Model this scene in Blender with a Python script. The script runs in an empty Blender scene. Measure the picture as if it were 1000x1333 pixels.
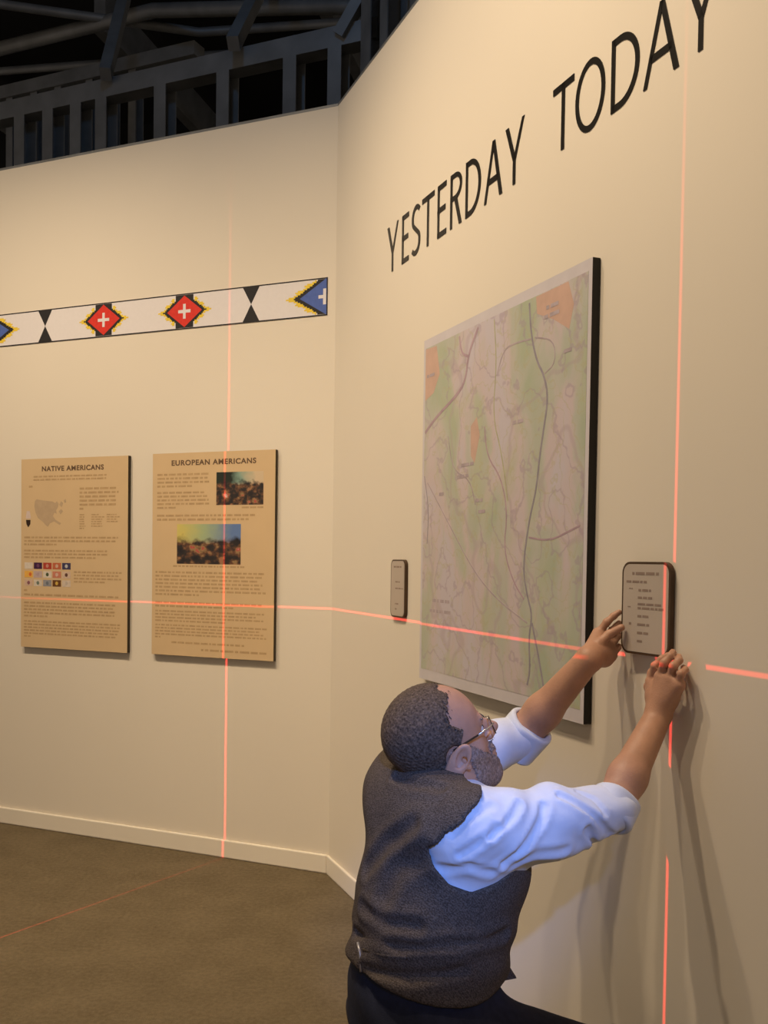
import bpy, bmesh, math, random
import numpy as np
from mathutils import Vector, Matrix

random.seed(7)
SC = bpy.context.scene
COL = SC.collection

# ------------------------------------------------------------------ camera
H = 1.4
PITCH, ROLL = -0.030955, 0.014078
CF = Vector((0, math.cos(PITCH), math.sin(PITCH)))
CU0 = Vector((0, -math.sin(PITCH), math.cos(PITCH)))
CR = Vector((math.cos(ROLL), 0, 0)) + math.sin(ROLL) * CU0
CU = Vector((-math.sin(ROLL), 0, 0)) + math.cos(ROLL) * CU0
cam_data = bpy.data.cameras.new('camera')
cam = bpy.data.objects.new('camera', cam_data)
COL.objects.link(cam)
cam.matrix_world = Matrix(((CR.x, CU.x, -CF.x, 0), (CR.y, CU.y, -CF.y, 0), (CR.z, CU.z, -CF.z, H), (0, 0, 0, 1)))
cam_data.sensor_fit = 'HORIZONTAL'
cam_data.sensor_width = 36.0
cam_data.lens = 46.8
cam_data.shift_y = (771.43 - 666.5) / 1000.0
cam_data.clip_start = 0.05
SC.camera = cam

# ------------------------------------------------------------------ wall frame
# the two gallery walls meet at CORNER and turn by 45 degrees
CORNER = Vector((-0.2308, 4.4342, 0))
TL, TR = 1.15429, 0.37187
EL = Vector((-math.sin(TL), math.cos(TL), 0))     # along the left wall, away from the corner
NL = Vector((-math.cos(TL), -math.sin(TL), 0))    # out of the left wall into the room
ER = Vector((math.sin(TR), -math.cos(TR), 0))     # along the right wall, away from the corner
NR = Vector((-math.cos(TR), -math.sin(TR), 0))    # out of the right wall into the room
WALL_H = 3.39

def on_left(u, z, n=0.0):
    return CORNER + EL * u + NL * n + Vector((0, 0, z))

def on_right(u, z, n=0.0):
    return CORNER + ER * u + NR * n + Vector((0, 0, z))

# ------------------------------------------------------------------ light and exposure
SC.view_settings.view_transform = 'Standard'
SC.view_settings.look = 'None'
SC.view_settings.gamma = 1.0
SC.view_settings.use_curve_mapping = False
SC.view_settings.exposure = 0.0

world = bpy.data.worlds.new('gallery_ambience')
SC.world = world
world.use_nodes = True
bg = world.node_tree.nodes['Background']
bg.inputs['Color'].default_value = (1.0, 0.82, 0.64, 1)
bg.inputs['Strength'].default_value = 0.30

def aim(o, target):
    d = Vector(target) - o.location
    o.rotation_euler = d.to_track_quat('-Z', 'Y').to_euler()

def spot(name, loc, target, watts, color, angle, blend, radius):
    l = bpy.data.lights.new(name, 'SPOT')
    l.energy = watts; l.color = color; l.spot_size = math.radians(angle); l.spot_blend = blend
    l.shadow_soft_size = radius
    o = bpy.data.objects.new(name, l); COL.objects.link(o)
    o.location = loc; aim(o, target)
    return o

WARM = (1.0, 0.785, 0.53)
# the gallery's ceiling track spots, above the picture, washing the two walls
spot('ceiling_track_spot_offscreen', on_right(1.30, 4.4, 1.5), on_right(1.35, 1.75, 0), 122, WARM, 105, 1.0, 0.05)
spot('ceiling_track_spot_offscreen', on_right(2.00, 4.5, 1.7), on_right(1.7, 0.6, 0), 200, WARM, 90, 1.0, 0.05)
spot('ceiling_track_spot_offscreen', on_right(3.0, 4.5, 1.6), on_right(2.7, 0.35, 0), 104, WARM, 90, 1.0, 0.06)
spot('ceiling_track_spot_offscreen', on_left(0.75, 4.7, 2.3), on_left(0.7, 0.25, 0), 270, WARM, 84, 1.0, 0.06)
spot('ceiling_track_spot_offscreen', on_left(2.1, 4.7, 2.3), on_left(2.0, 0.25, 0), 350, WARM, 84, 1.0, 0.06)
# cold ceiling spotlight behind the camera, trained on the man
spot('blue_ceiling_spot_offscreen', (0.10, -2.40, 3.30), (0.165, 2.0, 0.90), 1000, (0.15, 0.34, 1.0), 9.0, 1.0, 0.06)
# cold work light high in the open ceiling, above the picture
def point(name, loc, watts, color, radius):
    l = bpy.data.lights.new(name, 'POINT'); l.energy = watts; l.color = color; l.shadow_soft_size = radius
    o = bpy.data.objects.new(name, l); COL.objects.link(o); o.location = loc
    return o
point('ceiling_work_light_offscreen', (-1.0, 3.0, 5.3), 26.0, (0.25, 0.55, 1.0), 0.1)

# red line lasers: fans of light from one cross-line laser level standing left of the picture
def laser(name, loc, target, roll, watts, angle, blend, half_width):
    o = spot(name, loc, target, watts, (1.0, 0.045, 0.04), angle, blend, 0.0)
    o.rotation_euler = (o.rotation_euler.to_matrix() @ Matrix.Rotation(roll, 3, 'Z')).to_euler()
    l = o.data; l.use_nodes = True
    nt = l.node_tree; em = nt.nodes['Emission']
    tc = nt.nodes.new('ShaderNodeTexCoord'); sep = nt.nodes.new('ShaderNodeSeparateXYZ')
    ab = nt.nodes.new('ShaderNodeMath'); ab.operation = 'ABSOLUTE'
    mr = nt.nodes.new('ShaderNodeMapRange'); mr.interpolation_type = 'SMOOTHSTEP'
    mr.inputs['From Min'].default_value = half_width * 0.35; mr.inputs['From Max'].default_value = half_width
    mr.inputs['To Min'].default_value = 1.0; mr.inputs['To Max'].default_value = 0.0
    nt.links.new(tc.outputs['Normal'], sep.inputs[0]); nt.links.new(sep.outputs['X'], ab.inputs[0])
    nt.links.new(ab.outputs[0], mr.inputs['Value']); nt.links.new(mr.outputs[0], em.inputs['Strength'])
    return o
LASER_Z = 1.188
LA = (-2.05, 2.60, LASER_Z)
LB = LA
laser('laser_vertical_fan_offscreen', LA, on_left(0.548, 0.35), 0.0, 450, 124, 1.0, 0.0028)
laser('laser_level_fan_offscreen', LA, (0.6, 3.5, LASER_Z), math.pi / 2, 320, 172, 1.0, 0.0027)
laser('laser_vertical_fan_offscreen', LB, on_right(2.395, 0.30), 0.0, 390, 102, 1.0, 0.0021)

# ------------------------------------------------------------------ helpers
def mat(name, color, rough=0.8, noise=None, bump=None, spec=0.3, metallic=0.0):
    """noise = (scale, amount) mottles the colour; bump = (scale, strength) adds fine relief"""
    m = bpy.data.materials.new(name); m.use_nodes = True
    nt = m.node_tree; b = nt.nodes['Principled BSDF']
    b.inputs['Base Color'].default_value = (*color, 1); b.inputs['Roughness'].default_value = rough
    b.inputs['Specular IOR Level'].default_value = spec; b.inputs['Metallic'].default_value = metallic
    if noise or bump:
        tc = nt.nodes.new('ShaderNodeTexCoord')
    if noise:
        n = nt.nodes.new('ShaderNodeTexNoise'); n.inputs['Scale'].default_value = noise[0]; n.inputs['Detail'].default_value = 4
        r = nt.nodes.new('ShaderNodeMapRange')
        r.inputs['From Min'].default_value = 0.3; r.inputs['From Max'].default_value = 0.7
        r.inputs['To Min'].default_value = 1 - noise[1]; r.inputs['To Max'].default_value = 1 + noise[1]
        mx = nt.nodes.new('ShaderNodeVectorMath'); mx.operation = 'SCALE'; mx.inputs[0].default_value = color
        nt.links.new(tc.outputs['Object'], n.inputs['Vector']); nt.links.new(n.outputs['Fac'], r.inputs['Value'])
        nt.links.new(r.outputs[0], mx.inputs['Scale']); nt.links.new(mx.outputs[0], b.inputs['Base Color'])
    if bump:
        n = nt.nodes.new('ShaderNodeTexNoise'); n.inputs['Scale'].default_value = bump[0]; n.inputs['Detail'].default_value = 5
        bp = nt.nodes.new('ShaderNodeBump'); bp.inputs['Strength'].default_value = bump[1]; bp.inputs['Distance'].default_value = 0.01
        nt.links.new(tc.outputs['Object'], n.inputs['Vector']); nt.links.new(n.outputs['Fac'], bp.inputs['Height'])
        nt.links.new(bp.outputs[0], b.inputs['Normal'])
    return m

def mesh_obj(name, verts, faces, material, parent=None, smooth=False):
    me = bpy.data.meshes.new(name)
    me.from_pydata([tuple(v) for v in verts], [], faces)
    me.materials.append(material); me.validate(); me.update()
    bm = bmesh.new(); bm.from_mesh(me); bmesh.ops.recalc_face_normals(bm, faces=bm.faces); bm.to_mesh(me); bm.free()
    if smooth:
        me.polygons.foreach_set('use_smooth', [True] * len(me.polygons))
    o = bpy.data.objects.new(name, me); COL.objects.link(o)
    if parent is not None:
        o.parent = parent
    return o

def tag(o, label=None, cat=None, group=None, kind=None):
    if label: o['label'] = label
    if cat: o['category'] = cat
    if group: o['group'] = group
    if kind: o['kind'] = kind
    return o

def empty(name, matrix):
    o = bpy.data.objects.new(name, None); COL.objects.link(o); o.matrix_world = matrix
    o.empty_display_size = 0.1
    return o

class MB:
    """collects prisms in one local frame and links them as one mesh"""
    def __init__(self): self.v = []; self.f = []
    def prism(self, poly, z0, z1):
        n = len(poly); b = len(self.v)
        self.v += [(x, y, z0) for x, y in poly] + [(x, y, z1) for x, y in poly]
        self.f += [tuple(range(b + n - 1, b - 1, -1)), tuple(range(b + n, b + 2 * n))]
        self.f += [(b + i, b + (i + 1) % n, b + n + (i + 1) % n, b + n + i) for i in range(n)]
        return self
    def rect(self, x0, y0, x1, y1, z0, z1):
        return self.prism([(x0, y0), (x1, y0), (x1, y1), (x0, y1)], z0, z1)
    def flat(self, poly, z):
        b = len(self.v); self.v += [(x, y, z) for x, y in poly]; self.f.append(tuple(range(b, b + len(poly)))); return self
    def ribbon(self, pts, w, z0, z1, closed=False):
        n = len(pts); offs = []
        for i in range(n):
            a = Vector(pts[(i - 1) % n] if (closed or i > 0) else pts[i]); c = Vector(pts[(i + 1) % n] if (closed or i < n - 1) else pts[i])
            d = (c - a).normalized(); ww = w(i / (n - 1)) if callable(w) else w
            offs.append((Vector((-d.y, d.x)) * ww * 0.5))
        for i in range(n if closed else n - 1):
            j = (i + 1) % n
            p, q = Vector(pts[i]), Vector(pts[j])
            self.prism([tuple(p - offs[i]), tuple(q - offs[j]), tuple(q + offs[j]), tuple(p + offs[i])], z0, z1)
        return self
    def tube(self, pts, r, seg=8, closed=False):
        pts = [Vector(p) for p in pts]; n = len(pts); b = len(self.v)
        up = Vector((0.3, 0.2, 1)).normalized()
        for i in range(n):
            a = pts[(i - 1) % n] if (closed or i > 0) else pts[i]; c = pts[(i + 1) % n] if (closed or i < n - 1) else pts[i]
            d = (c - a).normalized(); s = d.cross(up)
            if s.length < 1e-4: s = d.cross(Vector((1, 0, 0)))
            s.normalize(); t = d.cross(s); rr = r(i / (n - 1)) if callable(r) else r
            for k in range(seg):
                an = 2 * math.pi * k / seg; self.v.append(tuple(pts[i] + (s * math.cos(an) + t * math.sin(an)) * rr))
        for i in range(n if closed else n - 1):
            j = (i + 1) % n
            for k in range(seg):
                l = (k + 1) % seg; self.f.append((b + i * seg + k, b + i * seg + l, b + j * seg + l, b + j * seg + k))
        if not closed:
            self.f += [tuple(b + k for k in range(seg)), tuple(b + (n - 1) * seg + k for k in range(seg))]
        return self
    def build(self, name, material, parent=None, smooth=False):
        return mesh_obj(name, self.v, self.f, material, parent, smooth)

def left_frame(u, z, n=0.0):
    """local x runs to the picture's right along the left wall, y up, z out of the wall"""
    p = on_left(u, z, n); x = -EL
    return Matrix(((x.x, 0, NL.x, p.x), (x.y, 0, NL.y, p.y), (0, 1, 0, p.z), (0, 0, 0, 1)))

def right_frame(u, z, n=0.0):
    p = on_right(u, z, n); x = ER
    return Matrix(((x.x, 0, NR.x, p.x), (x.y, 0, NR.y, p.y), (0, 1, 0, p.z), (0, 0, 0, 1)))

def rounded(x0, y0, x1, y1, r, seg=6):
    pts = []
    for cx, cy, a0 in ((x1 - r, y1 - r, 0), (x0 + r, y1 - r, 90), (x0 + r, y0 + r, 180), (x1 - r, y0 + r, 270)):
        for k in range(seg + 1):
            a = math.radians(a0 + 90 * k / seg); pts.append((cx + r * math.cos(a), cy + r * math.sin(a)))
    return pts

# ------------------------------------------------------------------ materials
M = {}
M['wall'] = mat('cream_wall_paint', (0.74, 0.67, 0.57), 0.75, noise=(1.3, 0.012), bump=(160, 0.015), spec=0.2)
M['base'] = mat('cream_baseboard_paint', (0.80, 0.73, 0.62), 0.45, noise=(3, 0.02), spec=0.4)
M['ceil'] = mat('black_ceiling_paint', (0.018, 0.018, 0.018), 0.9, noise=(2, 0.2))
M['steel'] = mat('galvanised_steel', (0.19, 0.195, 0.20), 0.5, noise=(6, 0.18), spec=0.5, metallic=0.3)
M['ink'] = mat('dark_ink', (0.045, 0.030, 0.018), 0.7, noise=(30, 0.1))
M['vinyl'] = mat('black_vinyl', (0.014, 0.012, 0.010), 0.32, noise=(20, 0.1), spec=0.5)

def carpet():
    m = bpy.data.materials.new('brown_carpet'); m.use_nodes = True
    nt = m.node_tree; b = nt.nodes['Principled BSDF']; b.inputs['Roughness'].default_value = 0.95; b.inputs['Specular IOR Level'].default_value = 0.1
    tc = nt.nodes.new('ShaderNodeTexCoord')
    n1 = nt.nodes.new('ShaderNodeTexNoise'); n1.inputs['Scale'].default_value = 55; n1.inputs['Detail'].default_value = 6; n1.inputs['Roughness'].default_value = 0.75
    n2 = nt.nodes.new('ShaderNodeTexNoise'); n2.inputs['Scale'].default_value = 5; n2.inputs['Detail'].default_value = 3
    ad = nt.nodes.new('ShaderNodeMath'); ad.operation = 'MULTIPLY_ADD'; ad.inputs[1].default_value = 0.45
    cr = nt.nodes.new('ShaderNodeValToRGB')
    cr.color_ramp.elements[0].position = 0.45; cr.color_ramp.elements[0].color = (0.098, 0.075, 0.043, 1)
    cr.color_ramp.elements[1].position = 0.95; cr.color_ramp.elements[1].color = (0.185, 0.143, 0.088, 1)
    nt.links.new(tc.outputs['Object'], n1.inputs['Vector']); nt.links.new(tc.outputs['Object'], n2.inputs['Vector'])
    nt.links.new(n2.outputs['Fac'], ad.inputs[0]); nt.links.new(n1.outputs['Fac'], ad.inputs[2])
    nt.links.new(ad.outputs[0], cr.inputs['Fac']); nt.links.new(cr.outputs['Color'], b.inputs['Base Color'])
    bp = nt.nodes.new('ShaderNodeBump'); bp.inputs['Strength'].default_value = 0.5; bp.inputs['Distance'].default_value = 0.01
    n3 = nt.nodes.new('ShaderNodeTexNoise'); n3.inputs['Scale'].default_value = 260; n3.inputs['Detail'].default_value = 2
    nt.links.new(tc.outputs['Object'], n3.inputs['Vector']); nt.links.new(n3.outputs['Fac'], bp.inputs['Height']); nt.links.new(bp.outputs[0], b.inputs['Normal'])
    return m
M['carpet'] = carpet()

# ------------------------------------------------------------------ setting
fl = mesh_obj('floor', [(-7, -3, -0.05), (6, -3, -0.05), (6, 10, -0.05), (-7, 10, -0.05), (-7, -3, 0), (6, -3, 0), (6, 10, 0), (-7, 10, 0)],
              [(0, 1, 2, 3), (4, 5, 6, 7), (0, 1, 5, 4), (1, 2, 6, 5), (2, 3, 7, 6), (3, 0, 4, 7)], M['carpet'])
tag(fl, kind='structure')

WT = 0.12
def bisect(d):
    """point d behind (positive) both wall faces, on the corner's bisector"""
    nl, nr = -NL, -NR
    det = nl.x * nr.y - nl.y * nr.x
    return Vector(((d * nr.y - d * nl.y) / det, (nl.x * d - nr.x * d) / det, 0)) + CORNER

def slab(name, end_l, end_r, front, back, z0, z1, side, material):
    """a wall or board that follows one wall from the mitred corner"""
    e, n = (EL, NL) if side == 'L' else (ER, NR)
    length = end_l if side == 'L' else end_r
    a, b = bisect(-front), bisect(back)
    c = CORNER + e * length - n * back; d = CORNER + e * length + n * front
    base = [a, b, c, d]
    v = [(p.x, p.y, z0) for p in base] + [(p.x, p.y, z1) for p in base]
    return mesh_obj(name, v, [(0, 1, 2, 3), (4, 5, 6, 7), (0, 1, 5, 4), (1, 2, 6, 5), (2, 3, 7, 6), (3, 0, 4, 7)], material)

for side, nm in (('L', 'left'), ('R', 'right')):
    w = slab('wall_' + nm, 4.2, 6.5, 0.0, WT, 0.0, WALL_H, side, M['wall']); tag(w, kind='structure')
    c = slab('wall_cap', 4.2, 6.5, 0.0, WT, WALL_H, WALL_H + 0.012, side, M['steel']); c.parent = w
    b = slab('baseboard_' + nm, 4.2, 6.5, 0.014, -0.0005, 0.0, 0.086, side, M['base']); tag(b, kind='structure')
    bv = b.modifiers.new('bevel', 'BEVEL'); bv.width = 0.006; bv.segments = 2

ce = mesh_obj('ceiling', [(-7, -3, 5.6), (6, -3, 5.6), (6, 10, 5.6), (-7, 10, 5.6), (-7, -3, 5.7), (6, -3, 5.7), (6, 10, 5.7), (-7, 10, 5.7)],
              [(0, 1, 2, 3), (4, 5, 6, 7), (0, 1, 5, 4), (1, 2, 6, 5), (2, 3, 7, 6), (3, 0, 4, 7)], M['ceil'])
tag(ce, kind='structure')
wb = mesh_obj('wall_back', [(-7, 9.8, 0), (6, 9.8, 0), (6, 10, 0), (-7, 10, 0), (-7, 9.8, 5.6), (6, 9.8, 5.6), (6, 10, 5.6), (-7, 10, 5.6)],
              [(0, 1, 2, 3), (4, 5, 6, 7), (0, 1, 5, 4), (1, 2, 6, 5), (2, 3, 7, 6), (3, 0, 4, 7)], M['ceil'])
tag(wb, kind='structure')

def beam(name, a, b, w, h, material, parent):
    """square-section bar from a to b"""
    a, b = Vector(a), Vector(b); d = (b - a).normalized()
    s = d.cross(Vector((0, 0, 1)))
    if s.length < 1e-3: s = -EL.copy()
    s.normalize(); t = s.cross(d)
    v = []
    for p in (a, b):
        for i, j in ((-1, -1), (1, -1), (1, 1), (-1, 1)):
            v.append(p + s * i * w / 2 + t * j * h / 2)
    return mesh_obj(name, v, [(0, 1, 2, 3), (4, 5, 6, 7), (0, 1, 5, 4), (1, 2, 6, 5), (2, 3, 7, 6), (3, 0, 4, 7)], material, parent)

def cstud(name, base, z0, z1, along, out, parent, w=0.041, d=0.092):
    """steel C stud: web and two flanges, the web facing along the wall"""
    t = 0.006
    pts = [(0, 0), (w, 0), (w, t), (t, t), (t, d - t), (w, d - t), (w, d), (0, d)]
    v = []
    for z in (z0, z1):
        v += [base + along * x + out * y + Vector((0, 0, z)) for x, y in pts]
    n = len(pts)
    f = [tuple(range(n)), tuple(range(n, 2 * n))] + [(i, (i + 1) % n, n + (i + 1) % n, n + i) for i in range(n)]
    return mesh_obj(name, v, f, M['steel'], parent)

# steel stud frame standing behind the left wall
fr = empty('wall_framing', Matrix.Translation(CORNER - NL * 0.5)); tag(fr, kind='structure')
def fpart(o):
    o.parent = fr; o.matrix_parent_inverse = Matrix.Translation(-(CORNER - NL * 0.5)); return o
FB = lambda u, off: CORNER + EL * u - NL * off
HZ = 3.985
for u in (0.28, 0.533, 0.93, 1.327, 1.723, 1.90, 2.10, 2.31, 2.72, 3.12):
    fpart(cstud('stud', FB(u + 0.035, 0.60), 0.0, HZ - 0.05, -EL, NL, None, w=0.075, d=0.10))
fpart(beam('header', FB(0.05, 0.55) + Vector((0, 0, HZ)), FB(4.0, 0.55) + Vector((0, 0, HZ)), 0.10, 0.10, M['steel'], None))
for u in (1.75, 1.95, 2.12, 2.4, 2.62, 2.85, 3.25, 3.65):
    fpart(cstud('stud', FB(u + 0.7, 1.75), 0.0, 4.75, -EL, NL, None, w=0.06))
fpart(beam('header', FB(1.9, 1.7) + Vector((0, 0, 4.78)), FB(5.0, 1.7) + Vector((0, 0, 4.78)), 0.12, 0.09, M['steel'], None))
# corner post and the sheeted frame behind the right wall
BR_ = lambda u, off: CORNER + ER * u - NR * off
for u, off, w in ((-0.42, 0.35, 0.13), (-0.16, 0.35, 0.09), (0.2, 0.35, 0.09), (0.6, 0.35, 0.09), (1.0, 0.35, 0.09)):
    fpart(cstud('stud', BR_(u, off), 0.0, 5.2, ER, NR, None, w=w, d=0.10))
M['sheet'] = mat('grey_sheathing', (0.24, 0.25, 0.26), 0.6, noise=(4, 0.1))
o = fpart(beam('sheathing_panel', BR_(-0.5, 0.42) + Vector((0, 0, 2.6)), BR_(1.6, 0.42) + Vector((0, 0, 2.6)), 0.02, 5.2, M['sheet'], None))
fpart(beam('brace', FB(0.25, 0.5) + Vector((0, 0, 3.98)), FB(0.02, 0.5) + Vector((0, 0, 4.3)), 0.05, 0.06, M['steel'], None))
# joists and pipes under the black ceiling
def cpart(o):
    o.parent = ce; return o
for a, b in (((-1.66, 6.5, 5.2), (-1.55, 5.5, 4.02)), ((-0.70, 6.2, 5.1), (-0.80, 5.12, 4.0)), ((-2.7, 6.9, 5.3), (-2.5, 5.9, 4.02)), ((0.1, 6.0, 5.2), (-0.05, 4.95, 4.0))):
    cpart(beam('brace', a, b, 0.06, 0.07, M['steel'], None))
for u in (-0.5, 1.2, 2.9, 4.6):
    cpart(beam('joist', FB(u, 1.9) + Vector((0, 0, 5.35)), FB(u + 0.6, 5.0) + Vector((0, 0, 5.35)), 0.09, 0.3, M['steel'], None))
for k, pts in enumerate((((-4.5, 6.6, 5.05), (-2.56, 6.63, 5.0), (-1.28, 6.75, 4.9), (0.2, 6.9, 5.1)), ((-3.2, 7.3, 4.95), (-1.54, 6.55, 4.93), (-0.36, 5.96, 4.65), (0.3, 5.7, 4.5)), ((-4.5, 8.2, 5.2), (-0.5, 7.6, 5.25), (1.0, 7.3, 5.3)))):
    cpart(MB().tube(pts, 0.03 + 0.015 * (k % 2), 10).build('pipe', M['steel'], None, True))

# ------------------------------------------------------------------ vinyl letters YESTERDAY TODAY on the right wall
CAP, BASE = 0.175, 2.495
def arc(cx, cy, rx, ry, a0, a1, n=18):
    return [(cx + rx * math.cos(math.radians(a0 + (a1 - a0) * i / n)), cy + ry * math.sin(math.radians(a0 + (a1 - a0) * i / n))) for i in range(n + 1)]

def letter_mesh(ch, w):
    """strokes in metres, baseline at 0, cap height CAP"""
    m = MB(); t = 0.0155; h = CAP; b = 0.017; z0, z1 = 0.0003, 0.0022
    def st(x0, y0, x1, y1, wd): m.ribbon([(x0, y0), (x1, y1)], wd, z0, z1)
    if ch == 'Y':
        m.prism([(0, h), (0.019, h), (w / 2 + t * 0.5, h * 0.42), (w / 2 - t * 0.5, h * 0.38)], z0, z1)
        m.prism([(w - 0.013, h), (w, h), (w / 2 + t * 0.5, h * 0.38), (w / 2 - t * 0.25, h * 0.44)], z0, z1)
        m.rect(w / 2 - t / 2, 0, w / 2 + t / 2, h * 0.42, z0, z1)
    elif ch == 'E':
        m.rect(0, 0, t, h, z0, z1); m.rect(0, 0, w, b, z0, z1); m.rect(0, h - b, w * 0.96, h, z0, z1); m.rect(0, h * 0.52 - b / 2, w * 0.88, h * 0.52 + b / 2, z0, z1)
    elif ch == 'T':
        m.rect(w / 2 - t / 2, 0, w / 2 + t / 2, h, z0, z1); m.rect(0, h - b, w, h, z0, z1)
    elif ch == 'R':
        m.rect(0, 0, t, h, z0, z1)
        ry = h * 0.255; cy = h - ry
        pts = [(t * 0.5, h - b / 2)] + arc(w * 0.42, cy, w * 0.48, ry - b / 2, 90, -90, 16) + [(t * 0.5, h - 2 * ry + b / 2)]
        m.ribbon(pts, t * 0.98, z0, z1)
        m.prism([(w * 0.36, h * 0.5), (w * 0.58, h * 0.52), (w, 0), (w - 0.02, 0)], z0, z1)
    elif ch == 'D':
        m.rect(0, 0, t, h, z0, z1)
        pts = [(t * 0.5, h - b / 2)] + arc(w * 0.30, h / 2, w * 0.63, h / 2 - b / 2, 90, -90, 26) + [(t * 0.5, b / 2)]
        m.ribbon(pts, t * 1.05, z0, z1)
    elif ch == 'A':
        m.prism([(0, 0), (0.014, 0), (w / 2 + 0.007, h), (w / 2 - 0.008, h)], z0, z1)
        m.prism([(w - 0.019, 0), (w, 0), (w / 2 + 0.008, h), (w / 2 - 0.009, h)], z0, z1)
        m.rect(w * 0.2, h * 0.29, w * 0.8, h * 0.29 + b, z0, z1)
    elif ch == 'O':
        m.ribbon(arc(w / 2, h / 2, w / 2 - t * 0.48, h / 2 - b * 0.45 + 0.002, 0, 360, 44)[:-1], t * 1.0, z0, z1, closed=True)
    elif ch == 'S':
        pts = arc(w * 0.54, h * 0.745, w * 0.43, h * 0.215, 38, 180, 12) + arc(w * 0.54, h * 0.70, w * 0.43, h * 0.16, 190, 235, 5) + \
              arc(w * 0.44, h * 0.30, w * 0.46, h * 0.17, 50, 0, 6) + arc(w * 0.44, h * 0.25, w * 0.46, h * 0.21, -8, -138, 12)
        m.ribbon(pts, t * 1.05, z0, z1)
    return m

LET = [('Y', 0.622, 0.111, 'first letter Y of the word YESTERDAY'), ('E', 0.771, 0.066, 'letter E after the Y opening YESTERDAY'),
       ('S', 0.863, 0.078, 'letter S, the only S on the wall'), ('T', 0.955, 0.105, 'letter T inside the word YESTERDAY'),
       ('E', 1.088, 0.072, 'letter E between T and R in YESTERDAY'), ('R', 1.190, 0.088, 'letter R, the only R on the wall'),
       ('D', 1.305, 0.106, 'letter D inside the word YESTERDAY'), ('A', 1.436, 0.118, 'letter A in YESTERDAY beside its final Y'),
       ('Y', 1.569, 0.112, 'final letter Y of the word YESTERDAY'), ('T', 1.838, 0.104, 'first letter T of the word TODAY'),
       ('O', 1.951, 0.134, 'round letter O in the word TODAY'), ('D', 2.112, 0.114, 'letter D inside the word TODAY'),
       ('A', 2.243, 0.130, 'letter A in TODAY beside its final Y'), ('Y', 2.388, 0.112, 'last letter Y of the word TODAY')]
for ch, u, w, lab in LET:
    o = letter_mesh(ch, w).build('wall_letter', M['vinyl']); o.matrix_world = right_frame(u, BASE)
    tag(o, 'black vinyl ' + lab, 'letter', 'YESTERDAY TODAY wall lettering')

# ------------------------------------------------------------------ beadwork pattern band on the left wall
M['bead_white'] = mat('band_white', (0.74, 0.70, 0.71), 0.6, noise=(60, 0.015))
M['bead_black'] = mat('band_black', (0.02, 0.018, 0.02), 0.6, noise=(60, 0.1))
M['bead_red'] = mat('band_red', (0.66, 0.035, 0.022), 0.55, noise=(60, 0.08))
M['bead_blue'] = mat('band_blue', (0.075, 0.13, 0.42), 0.55, noise=(60, 0.08))
M['bead_yellow'] = mat('band_yellow', (0.80, 0.58, 0.05), 0.55, noise=(60, 0.08))
B0, B1 = 2.485, 2.652
bh = B1 - B0
UE = 0.039                       # the band ends this far from the corner
band = empty('pattern_band', left_frame(UE, B0))
tag(band, 'white beadwork-pattern band with red and blue diamonds along the wall', 'wall band')
BW = 3.6                         # it runs on to the left: local x from -BW to 0
MB().rect(-BW, 0, 0, bh, 0.0002, 0.0016).build('ground_strip', M['bead_white'], band)
bd = MB(); e = 0.0055
bd.rect(-BW, 0, 0, e, 0.0016, 0.0022); bd.rect(-BW, bh - e, 0, bh, 0.0016, 0.0022); bd.rect(-e, 0, 0, bh, 0.0016, 0.0022)
bd.build('border', M['bead_black'], band)
def diamond(cx, color, full=True):
    """stepped diamond: coloured core, black steps, yellow fringe, black wedges above and below"""
    cell = bh / 25.0; cy = bh / 2
    a, b = (0.098, 0.074) if color == 'bead_red' else (0.140, 0.080)
    cells = {'k': [], 'y': []}
    n = int(0.25 / cell)
    for i in range(-n, n + 1):
        if not full and i > 0: continue
        for j in range(-12, 13):
            x, y = abs(i) * cell, abs(j) * cell
            d = x / a + y / b
            if d < 0.80 or y > bh / 2 - e: continue
            if d < 1.24: cells['k'].append((i, j))
            elif d < 1.36 + (0.14 if (abs(j) // 2) % 2 == 0 else 0.0) and x > 0.055: cells['y'].append((i, j))
            elif abs(j) >= 7 and x < 0.052: cells['k'].append((i, j))
    for key, nm, mt in (('k', 'black_steps', 'bead_black'), ('y', 'yellow_fringe', 'bead_yellow')):
        m = MB()
        for i, j in cells[key]:
            x0 = cx + (i - 0.5) * cell; x1 = min(x0 + cell, -e if not full else 9); y0 = cy + (j - 0.5) * cell
            if x1 > x0: m.flat([(x0, y0), (x1, y0), (x1, y0 + cell), (x0, y0 + cell)], 0.0021)
        tag(m.build(nm, M[mt], band), kind='stuff')
    c = MB()
    if full: c.prism([(cx - a, cy), (cx, cy - b), (cx + a, cy), (cx, cy + b)], 0.0016, 0.0025)
    else: c.prism([(cx - a, cy), (cx - e, cy - b), (cx - e, cy + b)], 0.0016, 0.0025)
    c.build('diamond', M[color], band)
    s = cell * 1.1; L = cell * 5.2
    pts = [(-L, -s), (-s, -s), (-s, -L), (s, -L), (s, -s), (L, -s), (L, s), (s, s), (s, L), (-s, L), (-s, s), (-L, s)]
    if not full: pts = [(-L * 1.3, -s), (-3 * s, -s), (-3 * s, -L), (-s, -L), (-s, L), (-3 * s, L), (-3 * s, s), (-L * 1.3, s)]
    MB().prism([(cx + x, cy + y) for x, y in pts], 0.0025, 0.0030).build('cross', M['bead_white'], band)
def hourglass(cx):
    w = 0.044; cy = bh / 2
    for poly in ([(cx - w, bh - e), (cx, cy), (cx + w, bh - e)], [(cx - w, e), (cx + w, e), (cx, cy)]):
        MB().prism(poly, 0.0016, 0.0024).build('hourglass_triangle', M['bead_black'], band)
X = lambda u: -(u - UE)
diamond(0.0, 'bead_blue', False)
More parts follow.
